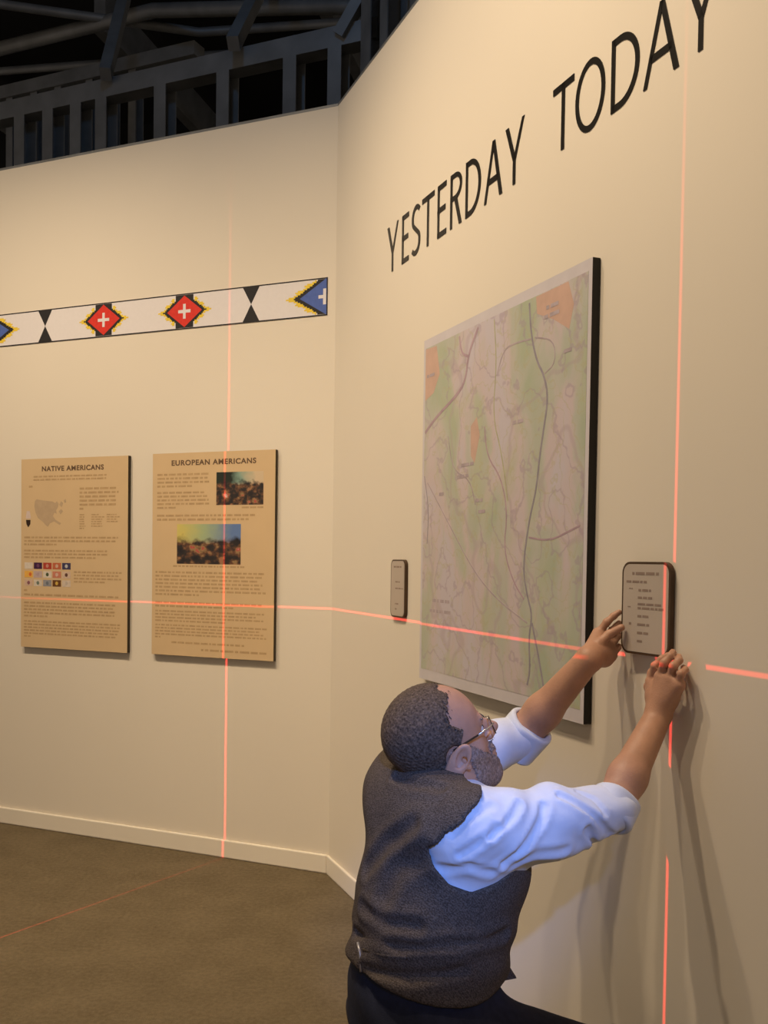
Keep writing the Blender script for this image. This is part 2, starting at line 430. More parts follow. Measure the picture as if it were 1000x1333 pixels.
for base in (0.0, 2.0):
    hourglass(X(0.432 + base)); diamond(X(0.798 + base), 'bead_red'); diamond(X(1.275 + base), 'bead_red'); hourglass(X(1.645 + base))
diamond(X(2.025), 'bead_blue')

# ------------------------------------------------------------------ printed boards
M['tan'] = mat('tan_board_print', (0.63, 0.455, 0.265), 0.6, noise=(9, 0.02))
M['tan_edge'] = mat('dark_board_edge', (0.055, 0.042, 0.025), 0.7, noise=(20, 0.1))
M['print'] = mat('brown_print', (0.47, 0.315, 0.165), 0.65, noise=(60, 0.12))
M['print_dark'] = mat('dark_brown_print', (0.14, 0.085, 0.05), 0.65, noise=(60, 0.12))
M['grey_map'] = mat('taupe_map_print', (0.48, 0.35, 0.225), 0.65, noise=(30, 0.05))

def text_mesh(name, body, size, width, material, parent, x, y, z, bold=0.0):
    cu = bpy.data.curves.new(name, 'FONT'); cu.body = body; cu.size = size; cu.align_x = 'CENTER'; cu.align_y = 'CENTER'; cu.offset = bold
    cu.space_character = 1.12; cu.extrude = 0.0002
    tmp = bpy.data.objects.new(name, cu); COL.objects.link(tmp)
    dg = bpy.context.evaluated_depsgraph_get(); me = bpy.data.meshes.new_from_object(tmp.evaluated_get(dg))
    bpy.data.objects.remove(tmp); bpy.data.curves.remove(cu)
    xs = [v.co.x for v in me.vertices]; s = width / (max(xs) - min(xs))
    for v in me.vertices: v.co.x *= s
    me.materials.clear(); me.materials.append(material); me.name = name
    o = bpy.data.objects.new(name, me); COL.objects.link(o); o.parent = parent; o.location = (x, y, z)
    return o

def para(m, rnd, x0, x1, y_top, y_bot, lines, z, last=0.6, xh=0.5, right=False):
    """one paragraph: lines of word-sized marks too small to read; m = (name, material, parent)"""
    name, material, parent = m; m = MB()
    lh = (y_top - y_bot) / lines
    for k in range(lines):
        yb = y_top - (k + 0.8) * lh; x = x0
        end = x1 - rnd.random() * 0.08 * (x1 - x0)
        if k == lines - 1: end = x0 + (x1 - x0) * last
        if right: x = x0 + rnd.random() * 0.1 * (x1 - x0); end = x1
        while x < end - lh * 0.5:
            w = min(lh * xh * (1.2 + rnd.random() * 4.2), end - x)
            m.flat([(x, yb), (x + w, yb), (x + w, yb + lh * xh), (x, yb + lh * xh)], z); x += w + lh * 0.38
    tag(m.build(name, material, parent), kind='stuff')

def picture_mat(name, kind):
    """a small dark printed painting: bright sky above a crowd of dark, red and pale patches"""
    m = bpy.data.materials.new(name); m.use_nodes = True
    nt = m.node_tree; b = nt.nodes['Principled BSDF']; b.inputs['Roughness'].default_value = 0.5
    N = nt.nodes.new; L = nt.links.new
    tc = N('ShaderNodeTexCoord'); sp = N('ShaderNodeSeparateXYZ'); L(tc.outputs['Generated'], sp.inputs[0])
    n = N('ShaderNodeTexNoise'); n.inputs['Scale'].default_value = 7 if kind == 1 else 6; n.inputs['Detail'].default_value = 4
    mp = N('ShaderNodeMapping'); mp.inputs['Scale'].default_value = (1, 0.7, 1); L(tc.outputs['Generated'], mp.inputs[0]); L(mp.outputs[0], n.inputs['Vector'])
    crowd = N('ShaderNodeValToRGB'); L(n.outputs['Fac'], crowd.inputs['Fac'])
    el = crowd.color_ramp.elements
    cols = [(0.30, (0.008, 0.008, 0.012)), (0.46, (0.03, 0.022, 0.02)), (0.55, (0.16, 0.07, 0.035)), (0.60, (0.30, 0.20, 0.09)), (0.66, (0.45, 0.05, 0.05)), (0.74, (0.55, 0.48, 0.40))]
    el[0].position, el[0].color = cols[0][0], (*cols[0][1], 1); el[1].position, el[1].color = cols[-1][0], (*cols[-1][1], 1)
    for p, c in cols[1:-1]:
        q = el.new(p); q.color = (*c, 1)
    sky = N('ShaderNodeValToRGB'); sx = N('ShaderNodeMath'); sx.operation = 'MULTIPLY_ADD'; sx.inputs[1].default_value = 0.25
    L(n.outputs['Fac'], sx.inputs[0]); L(sp.outputs['X'], sx.inputs[2]); L(sx.outputs[0], sky.inputs['Fac'])
    s = sky.color_ramp.elements
    if kind == 2:
        s[0].position, s[0].color = 0.15, (0.62, 0.52, 0.14, 1); s[1].position, s[1].color = 1.0, (0.12, 0.20, 0.42, 1); q = s.new(0.55); q.color = (0.36, 0.44, 0.24, 1)
    else:
        s[0].position, s[0].color = 0.45, (0.012, 0.02, 0.014, 1); s[1].position, s[1].color = 0.95, (0.62, 0.48, 0.32, 1); q = s.new(0.62); q.color = (0.22, 0.34, 0.28, 1)
    edge = N('ShaderNodeMath'); edge.operation = 'MULTIPLY_ADD'; edge.inputs[1].default_value = 0.5; L(n.outputs['Fac'], edge.inputs[0]); L(sp.outputs['Y'], edge.inputs[2])
    mr = N('ShaderNodeMapRange'); mr.inputs['From Min'].default_value = 0.78 if kind == 2 else 0.86; mr.inputs['From Max'].default_value = 0.92 if kind == 2 else 0.98; L(edge.outputs[0], mr.inputs['Value'])
    mx = N('ShaderNodeMixRGB'); L(mr.outputs[0], mx.inputs['Fac']); L(crowd.outputs['Color'], mx.inputs['Color1']); L(sky.outputs['Color'], mx.inputs['Color2'])
    L(mx.outputs[0], b.inputs['Base Color'])
    return m

PW, PH, PT = 0.675, 0.960, 0.020
def board(u_left, z_bot, label):
    e = empty('text_panel', left_frame(u_left, z_bot, 0.002)); tag(e, label, 'text panel', 'tan text panels')
    MB().rect(0, 0, PW, PH, 0.0, PT).build('board', M['tan_edge'], e)
    MB().rect(0.0, 0.0, PW, PH, PT, PT + 0.001).build('printed_face', M['tan'], e)
    return e
Z = PT + 0.0014
fx = lambda a: a * PW
fy = lambda a: PH * (1 - a)
rnd = random.Random(3)
# panel about Native Americans
p1 = board(1.779, 0.937, 'tan panel titled NATIVE AMERICANS with a map and small flags')
text_mesh('title', 'NATIVE AMERICANS', 0.034, fx(0.58), M['print_dark'], p1, fx(0.49), fy(0.055), Z, 0.0011)
m = ('paragraph', M['print'], p1)
para(m, rnd, fx(.12), fx(.84), fy(.085), fy(.118), 2, Z, 0.95)
para(m, rnd, fx(.56), fx(.92), fy(.150), fy(.275), 6, Z, 0.1)
for a, b, n_ in ((.56, .63, 7), (.67, .79, 6), (.81, .93, 4)):
    for k in range(n_): para(m, rnd, fx(a), fx(b), fy(.290 + k * .0118), fy(.3018 + k * .0118), 1, Z, 0.6 + rnd.random() * 0.4)
para(m, rnd, fx(.03), fx(.93), fy(.405), fy(.460), 3, Z, 0.35)
para(m, rnd, fx(.03), fx(.88), fy(.475), fy(.528), 3, Z, 0.8)
para(m, rnd, fx(.51), fx(.95), fy(.585), fy(.652), 4, Z, 0.65)
para(m, rnd, fx(.03), fx(.08), fy(.685), fy(.705), 1, Z, 0.9)
para(m, rnd, fx(.03), fx(.92), fy(.708), fy(.728), 1, Z, 1.0)
para(m, rnd, fx(.03), fx(.95), fy(.752), fy(.840), 5, Z, 0.25)
para(m, rnd, fx(.03), fx(.95), fy(.852), fy(.948), 6, Z, 0.08)
para(m, rnd, fx(.075), fx(.115), fy(.135), fy(.155), 1, Z, 0.9)
us = [(.00, .92), (.05, .98), (.30, .93), (.55, .90), (.66, .84), (.70, .90), (.76, .82), (.74, .70), (.68, .60), (.70, .48), (.62, .52), (.58, .40), (.66, .28), (.84, .16), (.80, .10), (.62, .22), (.48, .16), (.42, .04), (.33, .12), (.27, .20), (.10, .34), (.02, .52), (-.02, .74)]
usm = MB(); ub = lambda x, y: (fx(.135 + .30 * x), fy(.365 - .155 * y))
usm.prism([ub(*q) for q in us], Z - 0.0003, Z).build('country_map', M['grey_map'], p1)
for poly in ([(.78, .78), (.84, .90), (.90, .84), (.86, .70)], [(.92, .92), (.98, .98), (1.0, .86), (.95, .84)], [(.76, .56), (.84, .64), (.90, .56), (.82, .46)]):
    MB().prism([ub(*q) for q in poly], Z - 0.0003, Z).build('map_region', M['grey_map'], p1)
M['icon_white'] = mat('icon_white', (0.62, 0.50, 0.46), 0.6, noise=(40, 0.05)); M['icon_black'] = mat('icon_black', (0.03, 0.014, 0.008), 0.6, noise=(40, 0.1))
MB().prism([(fx(.045), fy(.315)), (fx(.095), fy(.315)), (fx(.085), fy(.275)), (fx(.055), fy(.275))], Z - 0.0003, Z).build('icon_top', M['icon_white'], p1)
MB().prism([(fx(.048), fy(.322)), (fx(.092), fy(.322)), (fx(.090), fy(.345)), (fx(.070), fy(.362)), (fx(.052), fy(.345))], Z - 0.0003, Z).build('icon_tip', M['icon_black'], p1)
FC = [[((.66, .58, .50), None), ((.05, .012, .06), (.14, .05, .12)), ((.42, .05, .03), (.55, .25, .2)), ((.50, .13, .06), (.6, .4, .3)), ((.05, .045, .11), (.5, .5, .5))],
      [((.78, .42, .08), (.65, .14, .03)), ((.50, .38, .38), (.42, .30, .33)), ((.66, .58, .50), (.08, .10, .05)), ((.55, .20, .13), (.62, .42, .35)), ((.62, .46, .36), (.12, .05, .04))],
      [((.60, .42, .32), (.25, .10, .12)), ((.62, .54, .46), (.16, .20, .16)), ((.28, .28, .31), (.16, .18, .22)), ((.13, .05, .015), (.62, .40, .08)), ((.60, .50, .42), (.5, .42, .36))]]
for r_ in range(3):
    for c_ in range(5):
        x0, y0 = fx(.035 + c_ * .091), fy(.582 + r_ * .0455); w, h = fx(.080), PH * .034
        base, emb = FC[r_][c_]
        f = MB().rect(x0, y0, x0 + w, y0 + h, Z - 0.0003, Z).build('flag', mat('flag_print', base, 0.6, noise=(80, 0.08)), p1)
        if emb:
            cx, cy, q = x0 + w * (.7 if (r_, c_) == (1, 0) else .5), y0 + h / 2, h * .30
            MB().prism([(cx + q * math.cos(a * math.pi / 4), cy + q * math.sin(a * math.pi / 4)) for a in range(8)], Z, Z + 0.0003).build('emblem', mat('emblem_print', emb, 0.6, noise=(80, 0.08)), f)

# panel about European Americans
p2 = board(0.958, 0.940, 'tan panel titled EUROPEAN AMERICANS with two painting prints')
text_mesh('title', 'EUROPEAN AMERICANS', 0.034, fx(0.69), M['print_dark'], p2, fx(0.505), fy(0.050), Z, 0.0011)
m = ('paragraph', M['print'], p2)
para(m, rnd, fx(.04), fx(.49), fy(.095), fy(.172), 4, Z, 0.65)
para(m, rnd, fx(.04), fx(.49), fy(.185), fy(.277), 5, Z, 0.35)
para(m, rnd, fx(.74), fx(.91), fy(.262), fy(.278), 1, Z, 1.0)
para(m, rnd, fx(.04), fx(.88), fy(.297), fy(.336), 2, Z, 0.9)
para(m, rnd, fx(.18), fx(.77), fy(.548), fy(.564), 1, Z, 1.0)
para(m, rnd, fx(.03), fx(.95), fy(.578), fy(.706), 7, Z, 0.4)
para(m, rnd, fx(.03), fx(.92), fy(.728), fy(.764), 2, Z, 0.75)
para(m, rnd, fx(.03), fx(.93), fy(.772), fy(.836), 4, Z, 0.65)
para(m, rnd, fx(.03), fx(.95), fy(.842), fy(.918), 5, Z, 0.05)
para(m, rnd, fx(.17), fx(.77), fy(.925), fy(.943), 1, Z, 1.0)
para(m, rnd, fx(.42), fx(.95), fy(.955), fy(.975), 1, Z, 1.0)
def pic(x0, x1, y0, y1, kind):
    o = MB().rect(0, 0, fx(x1 - x0), PH * (y1 - y0), 0, 0.0004).build('picture', picture_mat('painting_print', kind), p2)
    o.location = (fx(x0), fy(y1), Z - 0.0003)
pic(.535, .91, .100, .258, 1)
pic(.212, .735, .350, .545, 2)

# ------------------------------------------------------------------ map board on the right wall
def map_mat():
    m = bpy.data.materials.new('printed_map'); m.use_nodes = True
    nt = m.node_tree; b = nt.nodes['Principled BSDF']; b.inputs['Roughness'].default_value = 0.28; b.inputs['Specular IOR Level'].default_value = 0.45
    N = nt.nodes.new; L = nt.links.new
    tc = N('ShaderNodeTexCoord')
    def noise(sc, det, off, stretch=(1, 1, 1)):
        mp = N('ShaderNodeMapping'); mp.inputs['Location'].default_value = (off, off * 0.7, 0); mp.inputs['Scale'].default_value = stretch
        n = N('ShaderNodeTexNoise'); n.inputs['Scale'].default_value = sc; n.inputs['Detail'].default_value = det; n.inputs['Distortion'].default_value = 0.6
        L(tc.outputs['Object'], mp.inputs[0]); L(mp.outputs[0], n.inputs['Vector']); return n.outputs['Fac']
    def ramp(fac, stops):
        r = N('ShaderNodeValToRGB'); e = r.color_ramp.elements
        e[0].position, e[0].color = stops[0][0], (*stops[0][1], 1); e[1].position, e[1].color = stops[-1][0], (*stops[-1][1], 1)
        for p, c in stops[1:-1]:
            q = e.new(p); q.color = (*c, 1)
        L(fac, r.inputs['Fac']); return r.outputs['Color']
    basec = ramp(noise(3.6, 7, 1.3, (1.25, 0.62, 1)), [(0.36, (0.55, 0.50, 0.56)), (0.47, (0.57, 0.48, 0.50)), (0.53, (0.48, 0.48, 0.43)), (0.64, (0.40, 0.45, 0.34))])
    veg = ramp(noise(8.0, 8, 8.1, (1.3, 0.55, 1)), [(0.52, (0, 0, 0)), (0.68, (0.6, 0.6, 0.6))])
    g = N('ShaderNodeMixRGB'); L(veg, g.inputs['Fac']); L(basec, g.inputs['Color1']); g.inputs['Color2'].default_value = (0.44, 0.48, 0.32, 1)
    lin = N('ShaderNodeTexWave'); lin.wave_type = 'BANDS'; lin.inputs['Scale'].default_value = 0.9; lin.inputs['Distortion'].default_value = 22; lin.inputs['Detail'].default_value = 4; lin.inputs['Detail Scale'].default_value = 1.4
    L(tc.outputs['Object'], lin.inputs['Vector'])
    lr = ramp(lin.outputs['Fac'], [(0.0, (0.45, 0.45, 0.45)), (0.035, (0, 0, 0)), (1.0, (0, 0, 0))])
    g2 = N('ShaderNodeMixRGB'); L(lr, g2.inputs['Fac']); L(g.outputs[0], g2.inputs['Color1']); g2.inputs['Color2'].default_value = (0.42, 0.33, 0.38, 1)
    def lines(scale, dist, width, strength, colour, prev):
        w = N('ShaderNodeTexWave'); w.wave_type = 'BANDS'; w.bands_direction = 'DIAGONAL'; w.inputs['Scale'].default_value = scale; w.inputs['Distortion'].default_value = dist; w.inputs['Detail'].default_value = 5; w.inputs['Detail Scale'].default_value = 1.8
        L(tc.outputs['Object'], w.inputs['Vector'])
        r = ramp(w.outputs['Fac'], [(0.0, (strength,) * 3), (width, (0, 0, 0)), (1.0, (0, 0, 0))])
        q = N('ShaderNodeMixRGB'); L(r, q.inputs['Fac']); L(prev, q.inputs['Color1']); q.inputs['Color2'].default_value = (*colour, 1); return q.outputs[0]
    c = lines(1.7, 26, 0.05, 0.5, (0.36, 0.27, 0.36), g2.outputs[0])
    c = lines(2.6, 34, 0.06, 0.45, (0.45, 0.42, 0.25), c)
    L(c, b.inputs['Base Color'])
    return m
MW, MH, MT = 1.036, 1.158, 0.022
mp = empty('map_board', right_frame(1.046, 1.0, 0.002)); tag(mp, 'large printed road map mounted on a black-edged board', 'map')
M['map_edge'] = mat('black_board_edge', (0.010, 0.009, 0.008), 0.5, noise=(20, 0.1))
M['map_margin'] = mat('map_white_margin', (0.60, 0.56, 0.60), 0.35, noise=(20, 0.03))
MB().rect(0, 0, MW, MH, 0.0, MT).build('board', M['map_edge'], mp)
MB().rect(0, 0, MW, MH, MT, MT + 0.0008).build('paper_margin', M['map_margin'], mp)
g = 0.016
MB().rect(g, 0.035, MW - g, MH - 0.030, MT + 0.0008, MT + 0.0014).build('map_print', map_mat(), mp)
zr = MT + 0.0014
def route(name, pts, w, color):
    # smooth the sketch line
    q = [Vector((a * MW, b * MH)) for a, b in pts]
    for _ in range(2):
        nq = [q[0]]
        for a, b in zip(q, q[1:]): nq += [a * .75 + b * .25, a * .25 + b * .75]
        q = nq + [q[-1]]
    MB().ribbon([tuple(v) for v in q], w, zr, zr + 0.0004).build(name, color, mp)
M['road_dark'] = mat('map_road_violet', (0.30, 0.27, 0.32), 0.5, noise=(30, 0.15)); M['road_pink'] = mat('map_road_pink', (0.43, 0.31, 0.37), 0.5, noise=(30, 0.15)); M['road_thin'] = mat('map_road_thin', (0.43, 0.36, 0.40), 0.5, noise=(30, 0.15))
route('main_road', [(.701, .965), (.713, .888), (.747, .818), (.783, .785), (.808, .728), (.788, .659), (.768, .589), (.755, .517), (.719, .445), (.691, .334), (.718, .269), (.747, .224), (.730, .168), (.741, .094), (.726, .056)], 0.008, M['road_dark'])
route('branch_road', [(.746, .205), (.783, .13), (.812, .06)], 0.008, M['road_dark'])
route('west_road', [(.399, .965), (.336, .906), (.319, .835), (.251, .803), (.111, .765), (.02, .727)], 0.011, M['road_pink'])
route('spur_road', [(.271, .965), (.289, .914), (.337, .899)], 0.009, M['road_pink'])
route('diagonal_road', [(.046, .579), (.239, .437), (.401, .32), (.547, .253), (.72, .204)], 0.005, M['road_thin'])
route('loop_road', [(.733, .878), (.829, .857), (.842, .802), (.787, .785)], 0.004, M['road_thin'])
route('river', [(.521, .82), (.56, .88), (.631, .884), (.713, .878)], 0.005, M['road_thin'])
route('east_road', [(.72, .408), (.829, .398), (.935, .422), (.97, .43)], 0.005, M['road_pink'])
route('county_line', [(.02, .60), (.06, .50), (.05, .40)], 0.005, M['road_dark'])
route('valley_road', [(.45, .70), (.47, .62), (.56, .56), (.60, .47), (.58, .38), (.64, .30), (.70, .26)], 0.006, M['road_pink'])
route('range_road', [(.50, .965), (.52, .85), (.50, .72), (.56, .62), (.60, .50)], 0.005, mat('map_road_olive', (0.44, 0.43, 0.27), 0.5, noise=(30, 0.15)))
route('creek', [(.20, .70), (.24, .60), (.36, .57), (.40, .50)], 0.005, M['road_thin'])
M['reserve'] = mat('map_reserve_orange', (0.58, 0.39, 0.32), 0.4, noise=(25, 0.06))
for poly in ([(.736, .972), (.895, .972), (.922, .917), (.903, .866), (.827, .902), (.743, .931)], [(.017, .972), (.103, .968), (.13, .885), (.084, .836), (.017, .821)], [(.36, .71), (.40, .73), (.42, .68), (.39, .61), (.365, .63)]):
    MB().prism([(a * MW, b * MH) for a, b in poly], zr - 0.0002, zr + 0.0002).build('reserve_area', M['reserve'], mp)
m = ('place_name', M['road_thin'], mp)
for (a, b, w) in ((.79, .945, .06), (.78, .925, .08), (.03, .90, .06), (.10, .245, .13), (.08, .215, .16), (.62, .70, .06), (.30, .62, .10), (.27, .59, .08), (.40, .52, .06), (.42, .49, .05), (.88, .83, .05), (.14, .55, .05)):
    para(m, rnd, a * MW, (a + w) * MW, b * MH, (b - .018) * MH, 1, zr + 0.0006, 1.0)

# ------------------------------------------------------------------ rounded key signs
M['sign_face'] = mat('sign_face_beige', (0.48, 0.41, 0.35), 0.4, noise=(15, 0.03)); M['sign_edge'] = mat('sign_brown_edge', (0.07, 0.040, 0.022), 0.45, noise=(20, 0.15))
M['sign_ink'] = mat('sign_ink', (0.27, 0.20, 0.165), 0.6, noise=(60, 0.1))
def key_sign(matrix, w, h, r, label, rows):
    e = empty('key_sign', matrix); tag(e, label, 'sign', 'rounded map key signs')
    MB().prism(rounded(-w / 2, -h / 2, w / 2, h / 2, r), 0.0, 0.012).build('plate', M['sign_edge'], e)
    MB().prism(rounded(-w / 2 + .0055, -h / 2 + .0055, w / 2 - .0055, h / 2 - .0055, r - .005), 0.012, 0.0126).build('printed_face', M['sign_face'], e)
    m = ('text_line', M['sign_ink'], e)
    for x0, x1, y, lh in rows:
        para(m, rnd, x0 * w, x1 * w, (y + lh / 2) * h, (y - lh / 2) * h, 1, 0.0130, 1.0, 0.55)
    return e
ROWS = [(-.28, .27, .375, .055), (-.40, .03, .285, .045), (-.14, .12, .195, .045), (-.15, .16, .115, .045), (-.15, .33, .045, .042), (-.15, .40, .002, .042), (-.15, .12, -.085, .045), (-.15, .10, -.175, .045), (-.15, .08, -.265, .045), (-.15, -.04, -.355, .045), (-.33, -.28, -.172, .05), (-.34, -.26, .21, .02), (-.36, -.30, .01, .02)]
key_sign(right_frame(0.806, 1.302, 0.001), 0.138, 0.213, 0.024, 'small rounded beige key sign fixed to the wall beside the map', ROWS[:1] + [ROWS[3], ROWS[5], ROWS[8], ROWS[9]])
HS = right_frame(2.320, 1.302, 0.009)
key_sign(HS @ Matrix.Rotation(math.radians(4), 4, 'Y'), 0.165, 0.212, 0.026, 'rounded beige key sign held against the wall by both hands', ROWS)

# ================================================================== the man at the wall
# organic shapes are distance fields, meshed by surface nets
class Field:
    def __init__(self, lo, hi, h):
        self.lo = np.array(lo, float); self.h = h
        self.n = np.ceil((np.array(hi) - self.lo) / h).astype(int) + 1
        self.D = np.full(self.n, 1.0, np.float32)
        self.ax = [(self.lo[i] + np.arange(self.n[i]) * h).astype(np.float32) for i in range(3)]
    def region(self, lo, hi):
        a = np.clip(np.floor((np.array(lo) - self.lo) / self.h).astype(int), 0, self.n)
        b = np.clip(np.ceil((np.array(hi) - self.lo) / self.h).astype(int) + 1, 0, self.n)
        s = tuple(slice(a[i], b[i]) for i in range(3))
        return s, (self.ax[0][s[0]][:, None, None], self.ax[1][s[1]][None, :, None], self.ax[2][s[2]][None, None, :])
    def full(self):
        return tuple(slice(None) for _ in range(3)), (self.ax[0][:, None, None], self.ax[1][None, :, None], self.ax[2][None, None, :])
    def add(self, prim, k=0.0, pad=None):
        fn, lo, hi = prim; pad = (k + 3 * self.h) if pad is None else pad
        s, P = self.region(np.array(lo) - pad, np.array(hi) + pad)
        if 0 in self.D[s].shape: return self
        b = fn(*P); a = self.D[s]
        if k > 0:
            t = np.clip(0.5 + 0.5 * (a - b) / k, 0, 1); self.D[s] = a + (b - a) * t - k * t * (1 - t)
        else: self.D[s] = np.minimum(a, b)
        return self
    def cut(self, prim, k=0.0):
        fn, lo, hi = prim; pad = k + 3 * self.h
        s, P = self.region(np.array(lo) - pad, np.array(hi) + pad)
        if 0 in self.D[s].shape: return self
        b = -fn(*P); a = self.D[s]
        if k > 0:
            t = np.clip(0.5 + 0.5 * (b - a) / k, 0, 1); self.D[s] = a + (b - a) * t + k * t * (1 - t)
        else: self.D[s] = np.maximum(a, b)
        return self
    def clip(self, fn, k=0.0):
        """keep only where fn < 0"""
        s, P = self.full(); b = fn(*P); a = self.D
        if k > 0:
            t = np.clip(0.5 + 0.5 * (b - a) / k, 0, 1); self.D = (a + (b - a) * t + k * t * (1 - t)).astype(np.float32)
        else: self.D = np.maximum(a, b).astype(np.float32)
        return self
    def push(self, fn):
        s, P = self.full(); self.D = (self.D + fn(*P)).astype(np.float32); return self
    def mesh(self):
        D = self.D.copy(); D[0] = D[-1] = 1; D[:, 0] = D[:, -1] = 1; D[:, :, 0] = D[:, :, -1] = 1
        S = D < 0
        cnt = np.zeros(np.array(S.shape) - 1, np.int8); sl = [slice(0, -1), slice(1, None)]
        corners = [(i, j, k) for i in (0, 1) for j in (0, 1) for k in (0, 1)]
        for c in corners: cnt += S[sl[c[0]], sl[c[1]], sl[c[2]]]
        act = np.argwhere((cnt > 0) & (cnt < 8)); n = len(act)
        idx = np.full(cnt.shape, -1, np.int32); idx[act[:, 0], act[:, 1], act[:, 2]] = np.arange(n)
        d = np.stack([D[act[:, 0] + c[0], act[:, 1] + c[1], act[:, 2] + c[2]] for c in corners], 1)
        acc = np.zeros((n, 3)); w = np.zeros(n)
        for a in range(8):
            for b in range(a + 1, 8):
                ca, cb = np.array(corners[a]), np.array(corners[b])
                if np.abs(ca - cb).sum() != 1: continue
                m = (d[:, a] < 0) != (d[:, b] < 0); da, db = d[m, a], d[m, b]
                t = da / (da - db); acc[m] += ca + t[:, None] * (cb - ca); w[m] += 1
        V = self.lo + (act + acc / w[:, None]) * self.h
        quads = []
        for axis in range(3):
            o1, o2 = [(1, 2), (2, 0), (0, 1)][axis]
            A = np.moveaxis(S, axis, 0)
            e = np.argwhere(np.moveaxis(np.diff(S.astype(np.int8), axis=axis), 0, 0) != 0)
            e = e[(e[:, o1] > 0) & (e[:, o2] > 0)]
            inside = S[e[:, 0], e[:, 1], e[:, 2]]
            def cell(x, y):
                q = e.copy(); q[:, o1] -= x; q[:, o2] -= y; return idx[q[:, 0], q[:, 1], q[:, 2]]
            q = np.stack([cell(1, 1), cell(0, 1), cell(0, 0), cell(1, 0)], 1)
            q[~inside] = q[~inside][:, ::-1]; quads.append(q)
        return V, np.concatenate(quads)
    def build(self, name, material, parent):
        V, Q = self.mesh()
        me = bpy.data.meshes.new(name)
        me.vertices.add(len(V)); me.vertices.foreach_set('co', (V - np.array(PB)).astype(np.float32).ravel())
        me.loops.add(Q.size); me.loops.foreach_set('vertex_index', Q.astype(np.int32).ravel())
        me.polygons.add(len(Q)); me.polygons.foreach_set('loop_start', np.arange(0, Q.size, 4, dtype=np.int32))
        me.update(calc_edges=True); me.validate()
        me.polygons.foreach_set('use_smooth', np.ones(len(me.polygons), bool))
        me.materials.append(material)
        o = bpy.data.objects.new(name, me); COL.objects.link(o); o.parent = parent
        return o

def V3(*a): return np.array(a, float)
def rcone(a, b, ra, rb):
    a, b = np.asarray(a, float), np.asarray(b, float); ba = b - a; L2 = max(float(ba @ ba), 1e-12); r = max(ra, rb)
    def fn(x, y, z):
        t = np.clip(((x - a[0]) * ba[0] + (y - a[1]) * ba[1] + (z - a[2]) * ba[2]) / L2, 0, 1)
        return np.sqrt((x - a[0] - t * ba[0]) ** 2 + (y - a[1] - t * ba[1]) ** 2 + (z - a[2] - t * ba[2]) ** 2) - (ra + (rb - ra) * t)
    return fn, np.minimum(a, b) - r, np.maximum(a, b) + r
def ball(c, r): return rcone(c, c, r, r)
def ell(c, axes, rad):
    c = np.asarray(c, float); A = np.array([np.asarray(q, float) / np.linalg.norm(q) for q in axes]); R = max(rad)
    def fn(x, y, z):
        q = [((x - c[0]) * A[i][0] + (y - c[1]) * A[i][1] + (z - c[2]) * A[i][2]) for i in range(3)]
        k0 = np.sqrt(sum((q[i] / rad[i]) ** 2 for i in range(3))); k1 = np.sqrt(sum((q[i] / rad[i] ** 2) ** 2 for i in range(3)))
        return k0 * (k0 - 1) / np.maximum(k1, 1e-6)
    return fn, c - R, c + R
def chain(F, pts, radii, k):
    for a, b, ra, rb in zip(pts, pts[1:], radii, radii[1:]): F.add(rcone(a, b, ra, rb), k)

def at(px, py, depth):
    """a point seen at (px, py) standing depth metres in front of the camera plane"""
    d = CF + (px - 500.0) / 1300.0 * CR - (py - 771.43) / 1300.0 * CU
    t = depth / d.y; return np.array([d.x * t, d.y * t, H + d.z * t])
def near_wall(px, py, n):
    """a point seen at (px, py) standing n metres off the right wall"""
    d = CF + (px - 500.0) / 1300.0 * CR - (py - 771.43) / 1300.0 * CU
    t = (n + CORNER.dot(NR)) / d.dot(NR); return np.array([d.x * t, d.y * t, H + d.z * t])

BF, BL = V3(0.93, 0.367, 0), V3(-0.367, 0.93, 0)
UP = V3(0, 0, 1)
PB = (0.10, 2.08, 0.0)
man = empty('person', Matrix.Translation(PB))
tag(man, 'crouching bearded man in tweed vest and rolled blue sleeves holding a sign', 'person')

# joints
RS = at(626, 1080, 1.93); LS = RS + 0.345 * BL + 0.035 * UP
RE = at(797, 1052, 2.03); RW = at(857, 932, 2.165)
LE = at(680, 957, 2.40); LW = near_wall(766, 859, 0.115)
NECK = at(560, 1032, 2.11)
HO = at(574, 979, 2.075)
YAW, HP = math.radians(23), math.radians(27)
hf0 = V3(math.cos(YAW), math.sin(YAW), 0); hr = V3(math.sin(YAW), -math.cos(YAW), 0)
hf = hf0 * math.cos(HP) + UP * math.sin(HP); hu = -hf0 * math.sin(HP) + UP * math.cos(HP)
HS_ = 1.06
def hp(f, r, u): return HO + (hf * f + hr * r + hu * u) * HS_
def hell(f, r, u, rf, rr, ru): return ell(hp(f, r, u), (hf, hr, hu), (rf * HS_, rr * HS_, ru * HS_))
def hcone(a, b, ra, rb): return rcone(hp(*a), hp(*b), ra * HS_, rb * HS_)
def hloc(x, y, z):
    q = [(x - HO[0]), (y - HO[1]), (z - HO[2])]
    return [(q[0] * a[0] + q[1] * a[1] + q[2] * a[2]) / HS_ for a in (hf, hr, hu)]

